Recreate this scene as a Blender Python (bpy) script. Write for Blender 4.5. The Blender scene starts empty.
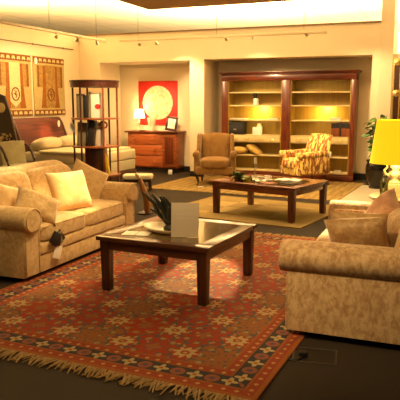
import bpy, bmesh, math, random
from mathutils import Vector, Matrix, Euler
random.seed(7)
C = bpy.context.scene.collection
R = math.radians
PI = math.pi

# ------------------------------------------------------------------ materials
class G:
    """Tiny node-expression helper around one material."""
    def __init__(s, name):
        s.m = bpy.data.materials.new(name); s.m.use_nodes = True
        s.t = s.m.node_tree; s.n = s.t.nodes; s.l = s.t.links
        s.p = s.n['Principled BSDF']; s.out = s.n['Material Output']
        s._tc = None
    def node(s, kind, **kw):
        nd = s.n.new(kind)
        for k, v in kw.items(): setattr(nd, k, v)
        return nd
    def put(s, sock, v):
        if isinstance(v, bpy.types.NodeSocket): s.l.new(v, sock)
        elif v is not None:
            if isinstance(v, (tuple, list)) and len(v) == 3 and sock.type == 'RGBA': v = (*v, 1)
            sock.default_value = v
    def coord(s, kind='Object'):
        if s._tc is None: s._tc = s.node('ShaderNodeTexCoord')
        return s._tc.outputs[kind]
    def math(s, op, a, b=None, c=None, clamp=False):
        nd = s.node('ShaderNodeMath', operation=op); nd.use_clamp = clamp
        for i, v in enumerate((a, b, c)):
            if v is not None: s.put(nd.inputs[i], v)
        return nd.outputs[0]
    def add(s, a, b): return s.math('ADD', a, b)
    def sub(s, a, b): return s.math('SUBTRACT', a, b)
    def mul(s, a, b): return s.math('MULTIPLY', a, b)
    def lt(s, a, b): return s.math('LESS_THAN', a, b)
    def gt(s, a, b): return s.math('GREATER_THAN', a, b)
    def mn(s, a, b): return s.math('MINIMUM', a, b)
    def mx(s, a, b): return s.math('MAXIMUM', a, b)
    def ab(s, a): return s.math('ABSOLUTE', a)
    def xyz(s, v=None):
        nd = s.node('ShaderNodeSeparateXYZ'); s.put(nd.inputs[0], v if v is not None else s.coord())
        return nd.outputs
    def noise(s, scale=5, detail=3, rough=.5, dist=0, vec=None, col=False):
        nd = s.node('ShaderNodeTexNoise')
        s.put(nd.inputs['Vector'], vec if vec is not None else s.coord())
        nd.inputs['Scale'].default_value = scale; nd.inputs['Detail'].default_value = detail
        nd.inputs['Roughness'].default_value = rough; nd.inputs['Distortion'].default_value = dist
        return nd.outputs['Color' if col else 'Fac']
    def wave(s, scale=5, dist=2, detail=2, axis='X', vec=None, dscale=1.0):
        nd = s.node('ShaderNodeTexWave'); nd.bands_direction = axis
        s.put(nd.inputs['Vector'], vec if vec is not None else s.coord())
        nd.inputs['Scale'].default_value = scale; nd.inputs['Distortion'].default_value = dist
        nd.inputs['Detail'].default_value = detail; nd.inputs['Detail Scale'].default_value = dscale
        return nd.outputs['Fac']
    def mapped(s, scale=(1,1,1), rot=(0,0,0)):
        nd = s.node('ShaderNodeMapping'); s.put(nd.inputs['Vector'], s.coord())
        nd.inputs['Scale'].default_value = scale; nd.inputs['Rotation'].default_value = rot
        return nd.outputs[0]
    def mix(s, f, a, b, mode='MIX'):
        nd = s.node('ShaderNodeMix', data_type='RGBA', blend_type=mode)
        s.put(nd.inputs[0], f); s.put(nd.inputs[6], a); s.put(nd.inputs[7], b)
        return nd.outputs[2]
    def step(s, v, lo, hi):
        nd = s.node('ShaderNodeMapRange'); nd.interpolation_type = 'SMOOTHSTEP'
        s.put(nd.inputs[0], v); nd.inputs[1].default_value = lo; nd.inputs[2].default_value = hi
        return nd.outputs[0]
    def bump(s, h, strength=.2, dist=.01):
        nd = s.node('ShaderNodeBump'); nd.inputs['Strength'].default_value = strength
        nd.inputs['Distance'].default_value = dist; s.put(nd.inputs['Height'], h)
        s.l.new(nd.outputs[0], s.p.inputs['Normal'])
    def fin(s, col=None, rough=.6, metal=0, spec=.5, sheen=0, emit=None, estr=0, coat=0):
        p = s.p
        if col is not None: s.put(p.inputs['Base Color'], col)
        s.put(p.inputs['Roughness'], rough); p.inputs['Metallic'].default_value = metal
        p.inputs['Specular IOR Level'].default_value = spec
        p.inputs['Sheen Weight'].default_value = sheen
        p.inputs['Coat Weight'].default_value = coat
        if emit is not None:
            s.put(p.inputs['Emission Color'], emit); p.inputs['Emission Strength'].default_value = estr
        return s.m

def plain(name, col, rough=.6, var=.12, scale=30, **kw):
    g = G(name); f = g.noise(scale, 2)
    d = tuple(c * (1 - var) for c in col); u = tuple(min(1, c * (1 + var)) for c in col)
    return g.fin(g.mix(f, d, u), rough, **kw)

def wood(name, dark, light, rough=.3, axis='X', scale=3, coat=.2):
    g = G(name)
    sc = {'X': (1, 12, 12), 'Y': (12, 1, 12), 'Z': (12, 12, 1)}[axis]
    v = g.mapped(sc)
    f = g.noise(scale, 4, .6, .6, v)
    return g.fin(g.mix(g.step(f, .3, .7), dark, light), rough, coat=coat)

def damask(name, lo, hi, scale=9, sheen=.3, rough=.75, contrast=(.38, .62)):
    g = G(name)
    f = g.noise(scale, 4, .62, 1.6)
    f2 = g.noise(scale * 9, 2, .5)
    col = g.mix(g.step(f, *contrast), lo, hi)
    col = g.mix(g.mul(f2, .35), col, tuple(c * .55 for c in lo))
    g.bump(f2, .25, .004)
    return g.fin(col, rough, sheen=sheen, spec=.25)

M = {}
def wallmat(name, col):
    g = G(name); f = g.noise(2.5, 3); f2 = g.noise(160, 2)
    c = g.mix(f, tuple(x * .95 for x in col), tuple(min(1, x * 1.03) for x in col))
    g.bump(f2, .06, .003)
    return g.fin(c, .85, spec=.2)
M['wall'] = wallmat('warm cream wall paint', (.78, .66, .47))
M['alcove'] = wallmat('cream wall paint with painted shade', (.74, .63, .44))  # same wall paint, with the recess shade put into a darker colour
M['ceiling'] = wallmat('cream ceiling paint', (.86, .78, .58))
M['captrim'] = plain('brown capping', (.22, .13, .05), .6)
g = G('cream ceiling tiles'); br = g.node('ShaderNodeTexBrick'); g.put(br.inputs['Vector'], g.coord()); br.offset = 0
br.inputs['Scale'].default_value = 1; br.inputs['Mortar Size'].default_value = .018; br.inputs['Brick Width'].default_value = 1.2; br.inputs['Row Height'].default_value = 1.2
br.inputs['Color1'].default_value = (.90, .78, .55, 1); br.inputs['Color2'].default_value = (.87, .75, .52, 1); br.inputs['Mortar'].default_value = (.62, .52, .34, 1)
M['tiles'] = g.fin(br.outputs['Color'], .85, spec=.2)
M['soffit'] = wallmat('soffit paint with painted shade', (.60, .44, .24))  # the tan holds the shade of the soffit's underside
g = G('dark brown carpet'); f = g.noise(220, 2); f2 = g.noise(3, 3)
g.bump(f, .5, .006)
M['carpet'] = g.fin(g.mix(f2, g.mix(f, (.016, .011, .007), (.040, .028, .018)), g.mix(f, (.026, .018, .011), (.056, .039, .024))), .85, spec=.25)
g = G('pale stone tiles'); x, y, z = g.xyz(); br = g.node('ShaderNodeTexBrick')
g.put(br.inputs['Vector'], g.coord()); br.offset = 0
br.inputs['Scale'].default_value = 1.6; br.inputs['Mortar Size'].default_value = .008
br.inputs['Brick Width'].default_value = .8; br.inputs['Row Height'].default_value = .8
br.inputs['Color1'].default_value = (.56, .51, .40, 1); br.inputs['Color2'].default_value = (.50, .45, .35, 1); br.inputs['Mortar'].default_value = (.3, .27, .2, 1)
M['stone'] = g.fin(g.mix(g.mul(g.noise(6, 4), .4), br.outputs['Color'], (.4, .36, .28)), .5)
M['black'] = plain('black skirting', (.012, .010, .008), .5)
M['mahog'] = wood('red mahogany, long grain', (.075, .012, .004), (.17, .032, .009), .28, 'X')
M['mahogz'] = wood('red mahogany, upright grain', (.085, .016, .006), (.20, .042, .013), .28, 'Z')
M['bedwood'] = wood('deep red mahogany veneer', (.050, .006, .002), (.13, .016, .004), .55, 'Y', 2, 0)
M['cherry'] = wood('glowing cherry wood', (.20, .05, .014), (.38, .105, .03), .3, 'X')
M['etag'] = wood('dark mahogany veneer', (.035, .010, .006), (.10, .024, .010), .3, 'Z')
M['tablewood'] = wood('brown walnut, long grain', (.06, .019, .008), (.14, .048, .018), .28, 'X')
M['tablewoodz'] = wood('brown walnut, upright grain', (.04, .012, .006), (.095, .03, .012), .3, 'Z')
M['redtable'] = wood('reddish walnut', (.10, .024, .009), (.24, .065, .022), .26, 'X')
M['redtablez'] = wood('reddish walnut, upright grain', (.075, .018, .007), (.17, .042, .015), .28, 'Z')
M['ochre'] = wood('ochre veneer', (.36, .23, .038), (.44, .29, .055), .45, 'Z', 2, 0)
M['shelfwood'] = wood('pale maple', (.62, .49, .22), (.74, .60, .30), .45, 'X', 2, 0)
M['footdark'] = plain('dark wood foot', (.03, .012, .007), .4)
M['sofaL'] = damask('golden beige damask', (.60, .39, .165), (.76, .55, .265), 12)
g = G('mottled tan chenille')
f = g.noise(24, 8, .78, .3, g.mapped((1, 1, .6))); f2 = g.noise(190, 2, .5)
c = g.mix(g.step(f, .36, .62), (.44, .24, .105), (.78, .55, .30))
c = g.mix(g.mul(f2, .3), c, (.17, .085, .03)); g.bump(f2, .3, .004)
M['sofaR'] = g.fin(c, .8, sheen=.25, spec=.2)
M['pilL'] = damask('pale gold velvet', (.68, .44, .18), (.78, .56, .28), 6)
M['pilR'] = damask('bronze satin', (.42, .25, .10), (.60, .40, .18), 14, .3, .42)
M['pilsatin'] = damask('crinkled gold satin', (.52, .32, .12), (.70, .48, .22), 5, .3, .3)
M['pilpink'] = damask('salmon chenille', (.62, .30, .15), (.78, .45, .25), 9)
M['linen'] = plain('cream linen', (.68, .58, .38), .85, .06, 60)
M['olivelin'] = plain('cream quilted ticking', (.55, .50, .32), .85, .08, 60)
M['olive'] = damask('olive beige upholstery', (.36, .31, .15), (.42, .37, .19), 4)
M['wing'] = damask('caramel velvet', (.26, .13, .028), (.33, .175, .045), 4)
M['goldpil'] = damask('golden silk', (.60, .37, .07), (.70, .47, .12), 5, .2, .5)
g = G('tiger striped fabric')
w = g.noise(4.2, 2, .5, 0, g.mapped((5.2, 5.2, 1.5), (.12, .35, .2)))
w2 = g.noise(5.5, 2, .5, 0, g.mapped((4.6, 4.6, 1.5), (-.35, .15, .9)))
c = g.mix(g.step(w, .52, .54), (.80, .60, .17), (.20, .075, .018))
c = g.mix(g.step(w2, .55, .57), c, (.42, .15, .028))
M['tiger'] = g.fin(c, .75, sheen=.1)
M['white'] = plain('white card', (.86, .82, .74), .7, .03)
M['page'] = plain('glossy page', (.74, .68, .56), .35, .1, 8)
M['offwhite'] = plain('off-white card', (.62, .52, .40), .65, .04)
M['red'] = plain('vermilion canvas', (.72, .018, .010), .6, .1, 12)
M['darkbook'] = plain('black cloth binding', (.014, .011, .011), .55)
M['redbook'] = plain('russet leather binding', (.26, .07, .022), .45)
M['yellowbook'] = plain('yellow card', (.75, .52, .03), .5)
M['greybook'] = plain('grey brown binding', (.22, .18, .11), .6)
M['metal'] = plain('brushed metal', (.55, .47, .33), .3, metal=1.0)
M['rail'] = plain('bronze track metal', (.20, .15, .08), .45, metal=.3)
M['boxrim'] = plain('dull dark metal', (.07, .055, .04), .6)
M['trackrail'] = plain('beige enamelled track', (.50, .40, .23), .45)
M['brass'] = plain('antique brass', (.45, .29, .09), .3, metal=1.0)
M['gilt'] = plain('worn gilt', (.72, .50, .18), .35, .25, 60, metal=.7)
M['blackgloss'] = plain('black glazed ceramic', (.010, .008, .008), .15)
M['purple'] = plain('plum glaze', (.05, .018, .03), .25)
M['leaf'] = plain('green leaf', (.075, .16, .025), .5, .5, 20)
M['leafdark'] = plain('dark bronze leaf', (.017, .018, .012), .35, .3)
M['lime'] = plain('yellow green leaf', (.24, .28, .05), .5, .3)
M['cream'] = plain('cream ceramic', (.72, .62, .42), .3, .05)
M['crystal'] = plain('white carved ceramic', (.78, .72, .58), .25, .05)
M['fringe'] = plain('knotted wool fringe', (.36, .23, .085), .95, .4, 60)
M['jutefringe'] = plain('rug binding', (.36, .25, .09), .95, .3, 60)
M['brownfig'] = wood('carved tan wood', (.30, .11, .025), (.50, .22, .06), .4, 'Z')
M['tapestry'] = damask('woven straw ground', (.46, .34, .12), (.58, .45, .19), 26, 0, .9)
M['tapbrown'] = damask('woven rust brown', (.16, .055, .012), (.27, .10, .022), 30, 0, .9)
M['taprust'] = damask('woven orange rust', (.24, .075, .012), (.36, .125, .02), 30, 0, .9)
M['tapgold'] = damask('woven gold brocade', (.27, .14, .03), (.46, .28, .075), 22, 0, .8)
M['tapcream'] = damask('woven cream motif', (.62, .48, .22), (.75, .60, .32), 40, 0, .9)
M['screen'] = plain('dark brown lacquer', (.028, .014, .008), .4, .3, 8)
M['soil'] = plain('potting soil', (.02, .013, .008), .95)
M['cord'] = plain('black cable', (.006, .006, .006), .5)
M['walnutdark'] = plain('dark turned wood', (.05, .017, .008), .35, .2)
M['bulbglow'] = G('warm lamp lens').fin((1, .9, .7), .4, emit=(1, .80, .45), estr=18)

def glassmat(name, tint, gloss=.18, rough=.03, milk=0):
    g = G(name)
    tr = g.node('ShaderNodeBsdfTransparent'); tr.inputs[0].default_value = (*tint, 1)
    gl = g.node('ShaderNodeBsdfGlossy'); gl.inputs['Roughness'].default_value = rough
    gl.inputs['Color'].default_value = (1, .95, .85, 1)
    fr = g.node('ShaderNodeFresnel'); fr.inputs[0].default_value = 1.5
    mx = g.node('ShaderNodeMixShader')
    g.l.new(g.math('ADD', g.mul(fr.outputs[0], .9), gloss, clamp=True), mx.inputs[0])
    if milk:
        df = g.node('ShaderNodeBsdfDiffuse'); df.inputs[0].default_value = (.36, .28, .12, 1)
        m2 = g.node('ShaderNodeMixShader'); m2.inputs[0].default_value = milk
        g.l.new(tr.outputs[0], m2.inputs[1]); g.l.new(df.outputs[0], m2.inputs[2]); tr = m2
    g.l.new(tr.outputs[0], mx.inputs[1]); g.l.new(gl.outputs[0], mx.inputs[2])
    g.l.new(mx.outputs[0], g.out.inputs[0])
    return g.m
M['glass'] = glassmat('smoky table glass', (.34, .34, .22), .12)
M['glasslight'] = glassmat('olive table glass', (.72, .68, .42), .12, .10, .30)
M['clearglass'] = glassmat('clear glass', (.90, .95, .88), .12)
M['greenglass'] = glassmat('green bottle glass', (.50, .66, .32), .15)
M['mirror'] = plain('antique mirror', (.72, .72, .48), .12, .25, 5, metal=1.0)

def shade(name, col, emit, estr):
    g = G(name)
    x, y, z = g.xyz()
    f = g.noise(60, 2)
    g.p.inputs['Transmission Weight'].default_value = 0
    return g.fin(g.mix(f, tuple(c * .93 for c in col), col), .8, emit=emit, estr=estr)
M['yshade'] = shade('yellow silk shade', (.85, .62, .02), (1.0, .70, .010), .75)
M['wshade'] = shade('white fabric shade', (.9, .82, .6), (1.0, .86, .55), 2.6)

# red picture disc
g = G('moon disc canvas')
f = g.noise(7, 5, .65, .8); f2 = g.noise(22, 3, .6, 1.5)
c = g.mix(g.step(f, .36, .6), (.42, .36, .17), (.66, .58, .35))
c = g.mix(g.mul(g.step(f2, .55, .7), .6), c, (.42, .40, .26))
M['disc'] = g.fin(c, .7)

# ---- oriental rug (object coordinates in metres, centre of rug at origin)
RW, RL = 2.5, 3.8
g = G('red oriental rug pile')
x, y, z = g.xyz()
nz = g.noise(26, 2, .5, 0); jit = g.mul(g.sub(nz, .5), .035)
xj, yj = g.add(x, jit), g.add(y, g.mul(g.sub(g.noise(23, 2), .5), .035))
def cell(u, a, off): # signed coordinate within a repeat
    return g.mul(g.sub(g.math('FRACT', g.add(g.math('DIVIDE', g.add(u, off), a), 100.5)), .5), a)
def polar(cx, cy):
    r = g.math('SQRT', g.add(g.mul(cx, cx), g.mul(cy, cy))); th = g.math('ARCTAN2', cy, cx)
    return r, th
AX, AY = .44, .60
def star(offx, offy):
    r, th = polar(cell(xj, AX, offx), cell(yj, AY, offy))
    lim = g.add(.068, g.mul(g.math('COSINE', g.mul(th, 8)), .016))
    return r, g.lt(r, lim), g.lt(r, .030), g.lt(r, .088)
def medal(offx, offy, ax, ay):
    r, th = polar(cell(xj, ax, offx), g.mul(cell(yj, ay, offy), .9))
    lim = g.add(.178, g.mul(g.math('COSINE', g.mul(th, 8)), .014))
    return r, th, g.lt(r, lim), g.lt(r, g.add(lim, .013))
rust = g.mix(g.noise(90, 2), (.28, .022, .008), (.48, .050, .013))
brown = g.mix(g.noise(70, 2), (.22, .075, .022), (.42, .15, .035))
blue = g.mix(g.noise(70, 2), (.060, .062, .075), (.15, .115, .085))
olive = g.mix(g.noise(60, 2), (.32, .22, .06), (.50, .37, .12))
cream = g.mix(g.noise(80, 2), (.44, .33, .12), (.60, .47, .20))
col = g.mix(g.step(g.noise(11, 2, .5, .8), .56, .62), olive, rust)
col = g.mix(g.step(g.noise(13, 2, .5, 1.2), .66, .70), col, blue)
# medallions sit halfway between stars, alternating two colours
for ox, oy, tone in ((.22, 0, 'a'), (0, .30, 'b')):
    for shift, ca, cb in ((0.44 if tone == 'b' else 0, blue, rust), (0 if tone == 'b' else .44, blue if tone == 'b' else brown, brown if tone == 'b' else rust)):
        r, th, inn, out = medal(ox + shift, oy, AX * 2, AY)
        pet = g.gt(g.math('SINE', g.add(g.mul(r, 62), g.mul(g.math('COSINE', g.mul(th, 8)), 1.9))), .72)
        hub = g.lt(r, g.add(.045, g.mul(g.math('COSINE', g.mul(th, 4)), .012)))
        buds = g.mul(g.gt(g.math('COSINE', g.mul(th, 8)), .35), g.mul(g.gt(r, .110), g.lt(r, .140)))
        col = g.mix(out, col, blue); body = g.mix(pet, cb, ca)
        body = g.mix(g.mul(buds, .75), body, olive); body = g.mix(hub, body, brown)
        col = g.mix(inn, col, body)
# small blossoms scattered over everything
vo = g.node('ShaderNodeTexVoronoi'); g.put(vo.inputs['Vector'], g.coord()); vo.inputs['Scale'].default_value = 14
bl = g.lt(vo.outputs['Distance'], .20)
wh = g.node('ShaderNodeTexWhiteNoise'); g.l.new(vo.outputs['Position'], wh.inputs['Vector'])
col = g.mix(g.mul(bl, g.gt(wh.outputs[0], .78)), col, (.40, .25, .08))
col = g.mix(g.mul(bl, g.lt(wh.outputs[0], .25)), col, (.07, .06, .07))
for off in ((.0, .0), (.22, .30)):
    r, s1, s0, halo = star(*off)
    col = g.mix(halo, col, rust); col = g.mix(s1, col, cream); col = g.mix(s0, col, (.36, .07, .025))
    col = g.mix(g.lt(r, .012), col, (.5, .36, .12))
# borders
dx = g.sub(RW / 2, g.ab(x)); dy = g.sub(RL / 2, g.ab(y)); d = g.mn(dx, dy)
run = g.mix(g.lt(dx, dy), g.node('ShaderNodeCombineXYZ').outputs[0], g.node('ShaderNodeCombineXYZ').outputs[0])
sel = g.lt(dx, dy)
along = g.add(g.mul(sel, y), g.mul(g.sub(1, sel), x))
def diamonds(centre, half, period):
    c_ = cell(along, period, 0)
    return g.lt(g.add(g.ab(c_), g.ab(g.sub(d, centre))), half)
orange = g.mix(g.noise(60, 2), (.28, .070, .012), (.42, .13, .024))
red2 = g.mix(g.noise(60, 2), (.27, .03, .010), (.38, .06, .016))
navy = g.mix(g.noise(80, 2), (.012, .018, .036), (.050, .046, .050))
col = g.mix(g.lt(d, .285), col, orange)
col = g.mix(g.lt(d, .270), col, red2)
col = g.mix(diamonds(.237, .017, .07), col, (.52, .32, .09))
col = g.mix(g.lt(d, .217), col, orange)
col = g.mix(g.lt(d, .210), col, navy)
rc, tc = polar(cell(along, .21, 0), g.sub(d, .150))
col = g.mix(g.lt(rc, g.add(.036, g.mul(g.math('COSINE', g.mul(tc, 4)), .014))), col, cream)
col = g.mix(g.lt(rc, .012), col, (.4, .1, .03))
rc2, tc2 = polar(cell(along, .21, .105), g.sub(d, .150))
col = g.mix(g.lt(rc2, .044), col, (.30, .09, .05)); col = g.mix(g.lt(rc2, .018), col, (.10, .07, .09))
col = g.mix(g.lt(d, .100), col, orange)
col = g.mix(g.lt(d, .085), col, red2)
col = g.mix(diamonds(.058, .016, .075), col, (.55, .30, .08))
col = g.mix(g.lt(d, .030), col, orange)
col = g.mix(g.mul(g.noise(180, 2), .35), col, (.06, .03, .015))
g.bump(g.noise(260, 2), .4, .004)
M['rug'] = g.fin(col, .95, spec=.1, sheen=.1)

# jute rug with soft patchwork
g = G('patchwork jute pile')
x, y, z = g.xyz()
ck = g.node('ShaderNodeTexChecker'); g.put(ck.inputs['Vector'], g.coord()); ck.inputs['Scale'].default_value = 2.3
f = g.noise(120, 2); w_ = g.wave(60, 1, 1, 'Y')
base = g.mix(ck.outputs['Fac'], (.40, .29, .12), (.28, .195, .075))
dd = g.mn(g.sub(1.075, g.ab(x)), g.sub(.90, g.ab(y)))
base = g.mix(g.lt(dd, .34), base, (.32, .225, .085))
M['jute'] = g.fin(g.mix(g.mul(g.add(f, w_), .22), base, (.18, .12, .045)), .95, spec=.1)
g = G('striped sisal pile')
x, y, z = g.xyz()
st = g.math('SINE', g.add(g.mul(x, 42), g.mul(g.noise(1.4, 1), 1.5)))
st2 = g.noise(4, 3, .6, 0, g.mapped((14, .6, 1)))
c = g.mix(g.step(st, -.2, .9), (.32, .215, .07), (.42, .30, .11))
c = g.mix(g.step(st2, .45, .62), c, (.20, .125, .038))
M['sisal'] = g.fin(g.mix(g.mul(g.noise(150, 2), .3), c, (.2, .12, .04)), .9, spec=.15)
# dark screen painting
g = G('painted scrollwork panel')
f = g.noise(5, 3, .5, 2.2)
M['scroll'] = g.fin(g.mix(g.step(f, .50, .54), (.045, .022, .010), (.55, .42, .18)), .6)

# ------------------------------------------------------------------ mesh builder
class MB:
    def __init__(s): s.v, s.f = [], []
    def raw(s, verts, faces, mat=None):
        b = len(s.v)
        for p in verts:
            p = Vector(p)
            if mat is not None: p = mat @ p
            s.v.append(p[:])
        s.f += [tuple(i + b for i in q) for q in faces]
        return s
    def bm(s, bm, mat=None):
        bm.verts.index_update()
        s.raw([v.co for v in bm.verts], [[v.index for v in q.verts] for q in bm.faces], mat); bm.free(); return s
    def box(s, x0, x1, y0, y1, z0, z1, bev=0, seg=2, mat=None):
        b = bmesh.new(); bmesh.ops.create_cube(b, size=1)
        for v in b.verts: v.co = Vector(((x0 + x1) / 2 + v.co.x * (x1 - x0), (y0 + y1) / 2 + v.co.y * (y1 - y0), (z0 + z1) / 2 + v.co.z * (z1 - z0)))
        if bev: bmesh.ops.bevel(b, geom=b.edges[:], offset=bev, segments=seg, affect='EDGES', profile=.5)
        return s.bm(b, mat)
    def lathe(s, prof, n=24, at=(0, 0, 0), mat=None, cap=True, wob=None):
        vs, fs = [], []
        for (r, z) in prof:
            for i in range(n):
                a = 2 * PI * i / n
                k = wob(a, z) if wob else 1
                vs.append((at[0] + r * k * math.cos(a), at[1] + r * k * math.sin(a), at[2] + z))
        for j in range(len(prof) - 1):
            for i in range(n):
                k = (i + 1) % n
                fs.append((j * n + i, j * n + k, (j + 1) * n + k, (j + 1) * n + i))
        if cap:
            fs.append(tuple(range(n - 1, -1, -1))); fs.append(tuple((len(prof) - 1) * n + i for i in range(n)))
        return s.raw(vs, fs, mat)
    def tube(s, pts, rad, n=8, flat=1.0, mat=None):
        pts = [Vector(p) for p in pts]; vs, fs = [], []
        for i, p in enumerate(pts):
            t = (pts[min(i + 1, len(pts) - 1)] - pts[max(i - 1, 0)]).normalized()
            up = Vector((0, 0, 1)) if abs(t.z) < .95 else Vector((0, 1, 0))
            a = t.cross(up).normalized(); b = a.cross(t).normalized()
            r = rad[i] if isinstance(rad, (list, tuple)) else rad
            for k in range(n):
                q = 2 * PI * k / n
                vs.append(p + a * (r * math.cos(q)) + b * (r * flat * math.sin(q)))
        m = len(pts)
        for i in range(m - 1):
            for k in range(n):
                l = (k + 1) % n
                fs.append((i * n + k, i * n + l, (i + 1) * n + l, (i + 1) * n + k))
        fs.append(tuple(range(n - 1, -1, -1))); fs.append(tuple((m - 1) * n + k for k in range(n)))
        return s.raw(vs, fs, mat)
    def prism(s, poly, t0, t1, axis='Y', bev=0, mat=None):
        """poly in the plane across axis; extruded t0..t1 along axis"""
        def P(a, b, t): return {'Y': (a, t, b), 'X': (t, a, b), 'Z': (a, b, t)}[axis]
        b = bmesh.new()
        lo = [b.verts.new(P(p[0], p[1], t0)) for p in poly]; hi = [b.verts.new(P(p[0], p[1], t1)) for p in poly]
        n = len(poly)
        b.faces.new(lo); b.faces.new(hi[::-1])
        for i in range(n): b.faces.new((lo[i], hi[i], hi[(i + 1) % n], lo[(i + 1) % n]))
        bmesh.ops.recalc_face_normals(b, faces=b.faces[:])
        if bev: 
            ed = [e for e in b.edges if all((v in lo) for v in e.verts) or all((v in hi) for v in e.verts)]
            bmesh.ops.bevel(b, geom=ed, offset=bev, segments=2, affect='EDGES', profile=.5)
        return s.bm(b, mat)
    def soft(s, w, d, h, e=.35, crown=.12, n=16, at=(0, 0, 0), mat=None):
        """upholstery block: superellipsoid sitting on at.z"""
        vs, fs = [], []
        def sp(c, k): return math.copysign(abs(c) ** k, c)
        nu, nv = n * 2, n
        for j in range(nv + 1):
            ph = -PI / 2 + PI * j / nv
            for i in range(nu):
                th = 2 * PI * i / nu
                X = sp(math.cos(ph), e) * sp(math.cos(th), e); Y = sp(math.cos(ph), e) * sp(math.sin(th), e); Z = sp(math.sin(ph), e * 1.3)
                if Z > 0: Z *= 1 + crown * (1 - X * X) * (1 - Y * Y)
                vs.append((at[0] + X * w / 2, at[1] + Y * d / 2, at[2] + h / 2 + Z * h / 2))
        for j in range(nv):
            for i in range(nu):
                k = (i + 1) % nu
                fs.append((j * nu + i, j * nu + k, (j + 1) * nu + k, (j + 1) * nu + i))
        return s.raw(vs, fs, mat)
    def pillow(s, w, h, t, n=14, pinch=.07, seed=0, mat=None):
        """knife-edged cushion standing in the XZ plane, bottom at z=0"""
        rr = random.Random(seed); ph = rr.random() * 6
        vs, fs = [], []
        idx = {}
        for side in (1, -1):
            for j in range(n + 1):
                for i in range(n + 1):
                    u, v = -1 + 2 * i / n, -1 + 2 * j / n
                    edge = i in (0, n) or j in (0, n)
                    if edge and side == -1: idx[(side, i, j)] = idx[(1, i, j)]; continue
                    px = u * (1 - pinch * (1 - v * v)) * w / 2; pz = v * (1 - pinch * (1 - u * u)) * h / 2
                    th = ((1 - u ** 4) * (1 - v ** 4)) ** .6 if not edge else 0
                    th *= 1 + .09 * math.sin(5 * u + ph) * math.cos(4 * v + ph)
                    idx[(side, i, j)] = len(vs); vs.append((px, side * th * t / 2, pz + h / 2))
        for side in (1, -1):
            for j in range(n):
                for i in range(n):
                    q = [idx[(side, i, j)], idx[(side, i + 1, j)], idx[(side, i + 1, j + 1)], idx[(side, i, j + 1)]]
                    fs.append(tuple(q if side == -1 else q[::-1]))
        return s.raw(vs, fs, mat)
    def leaf(s, base, direc, length, width, droop=.3, twist=0, seg=6):
        base = Vector(base); dr = Vector(direc).normalized()
        side = dr.cross(Vector((0, 0, 1)))
        if side.length < .1: side = Vector((1, 0, 0))
        side = (Matrix.Rotation(twist, 3, dr) @ side.normalized())
        nrm = side.cross(dr).normalized()
        vs, fs = [], []
        for i in range(seg + 1):
            t = i / seg
            c = base + dr * length * t + Vector((0, 0, -droop * length * t * t))
            wd = width * math.sin(PI * (t * .92 + .06)) ** .8 / 2
            vs += [c - side * wd, c + nrm * wd * -.25, c + side * wd]
        for i in range(seg):
            a = i * 3
            fs += [(a, a + 1, a + 4, a + 3), (a + 1, a + 2, a + 5, a + 4)]
        return s.raw(vs, fs)
    def build(s, name, mat, parent=None, smooth=35, loc=None, rot=None):
        me = bpy.data.meshes.new(name); me.from_pydata(s.v, [], s.f); me.update()
        b = bmesh.new(); b.from_mesh(me); bmesh.ops.recalc_face_normals(b, faces=b.faces[:]); b.to_mesh(me); b.free()
        if smooth:
            for p in me.polygons: p.use_smooth = True
            me.set_sharp_from_angle(angle=R(smooth))
        me.materials.append(mat if not isinstance(mat, str) else M[mat])
        o = bpy.data.objects.new(name, me); C.objects.link(o)
        if parent is not None: o.parent = parent
        if loc is not None: o.location = loc
        if rot is not None: o.rotation_euler = rot
        return o

def tag(o, label=None, cat=None, group=None, kind=None):
    if label: o['label'] = label
    if cat: o['category'] = cat
    if group: o['group'] = group
    if kind: o['kind'] = kind
    return o
def thing(name, label, cat, loc=(0, 0, 0), rz=0, group=None, rot=None):
    o = bpy.data.objects.new(name, None); C.objects.link(o); o.empty_display_size = .1
    o.location = loc; o.rotation_euler = rot if rot else (0, 0, rz)
    return tag(o, label, cat, group)
def dup(root, loc, rot, label, group=None):
    r = root.copy(); C.objects.link(r); r.location = loc; r.rotation_euler = rot
    r['label'] = label
    if group: r['group'] = group
    for ch in list(root.children):
        c = ch.copy(); C.objects.link(c); c.parent = r
        for gch in ch.children:
            d_ = gch.copy(); C.objects.link(d_); d_.parent = c
    return r
def struct(name, mb, mat, smooth=0): return tag(mb.build(name, mat, None, smooth), kind='structure')
def light(name, kind, loc, target=None, energy=10, col=(1, .74, .40), parent=None, size=.1, spot=60, blend=.6, sy=None):
    l = bpy.data.lights.new(name, kind); l.energy = energy; l.color = col
    if kind == 'SPOT': l.spot_size = R(spot); l.spot_blend = blend; l.shadow_soft_size = size
    elif kind == 'AREA':
        l.size = size
        if sy: l.shape = 'RECTANGLE'; l.size_y = sy
    elif kind == 'POINT': l.shadow_soft_size = size
    o = bpy.data.objects.new(name, l); C.objects.link(o)
    o.location = loc
    if target is not None:
        o.rotation_euler = (Vector(target) - Vector(loc)).to_track_quat('-Z', 'Y').to_euler()
    if parent is not None:
        bpy.context.view_layer.update()
        o.parent = parent; o.matrix_parent_inverse = parent.matrix_world.inverted()
    return o

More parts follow.
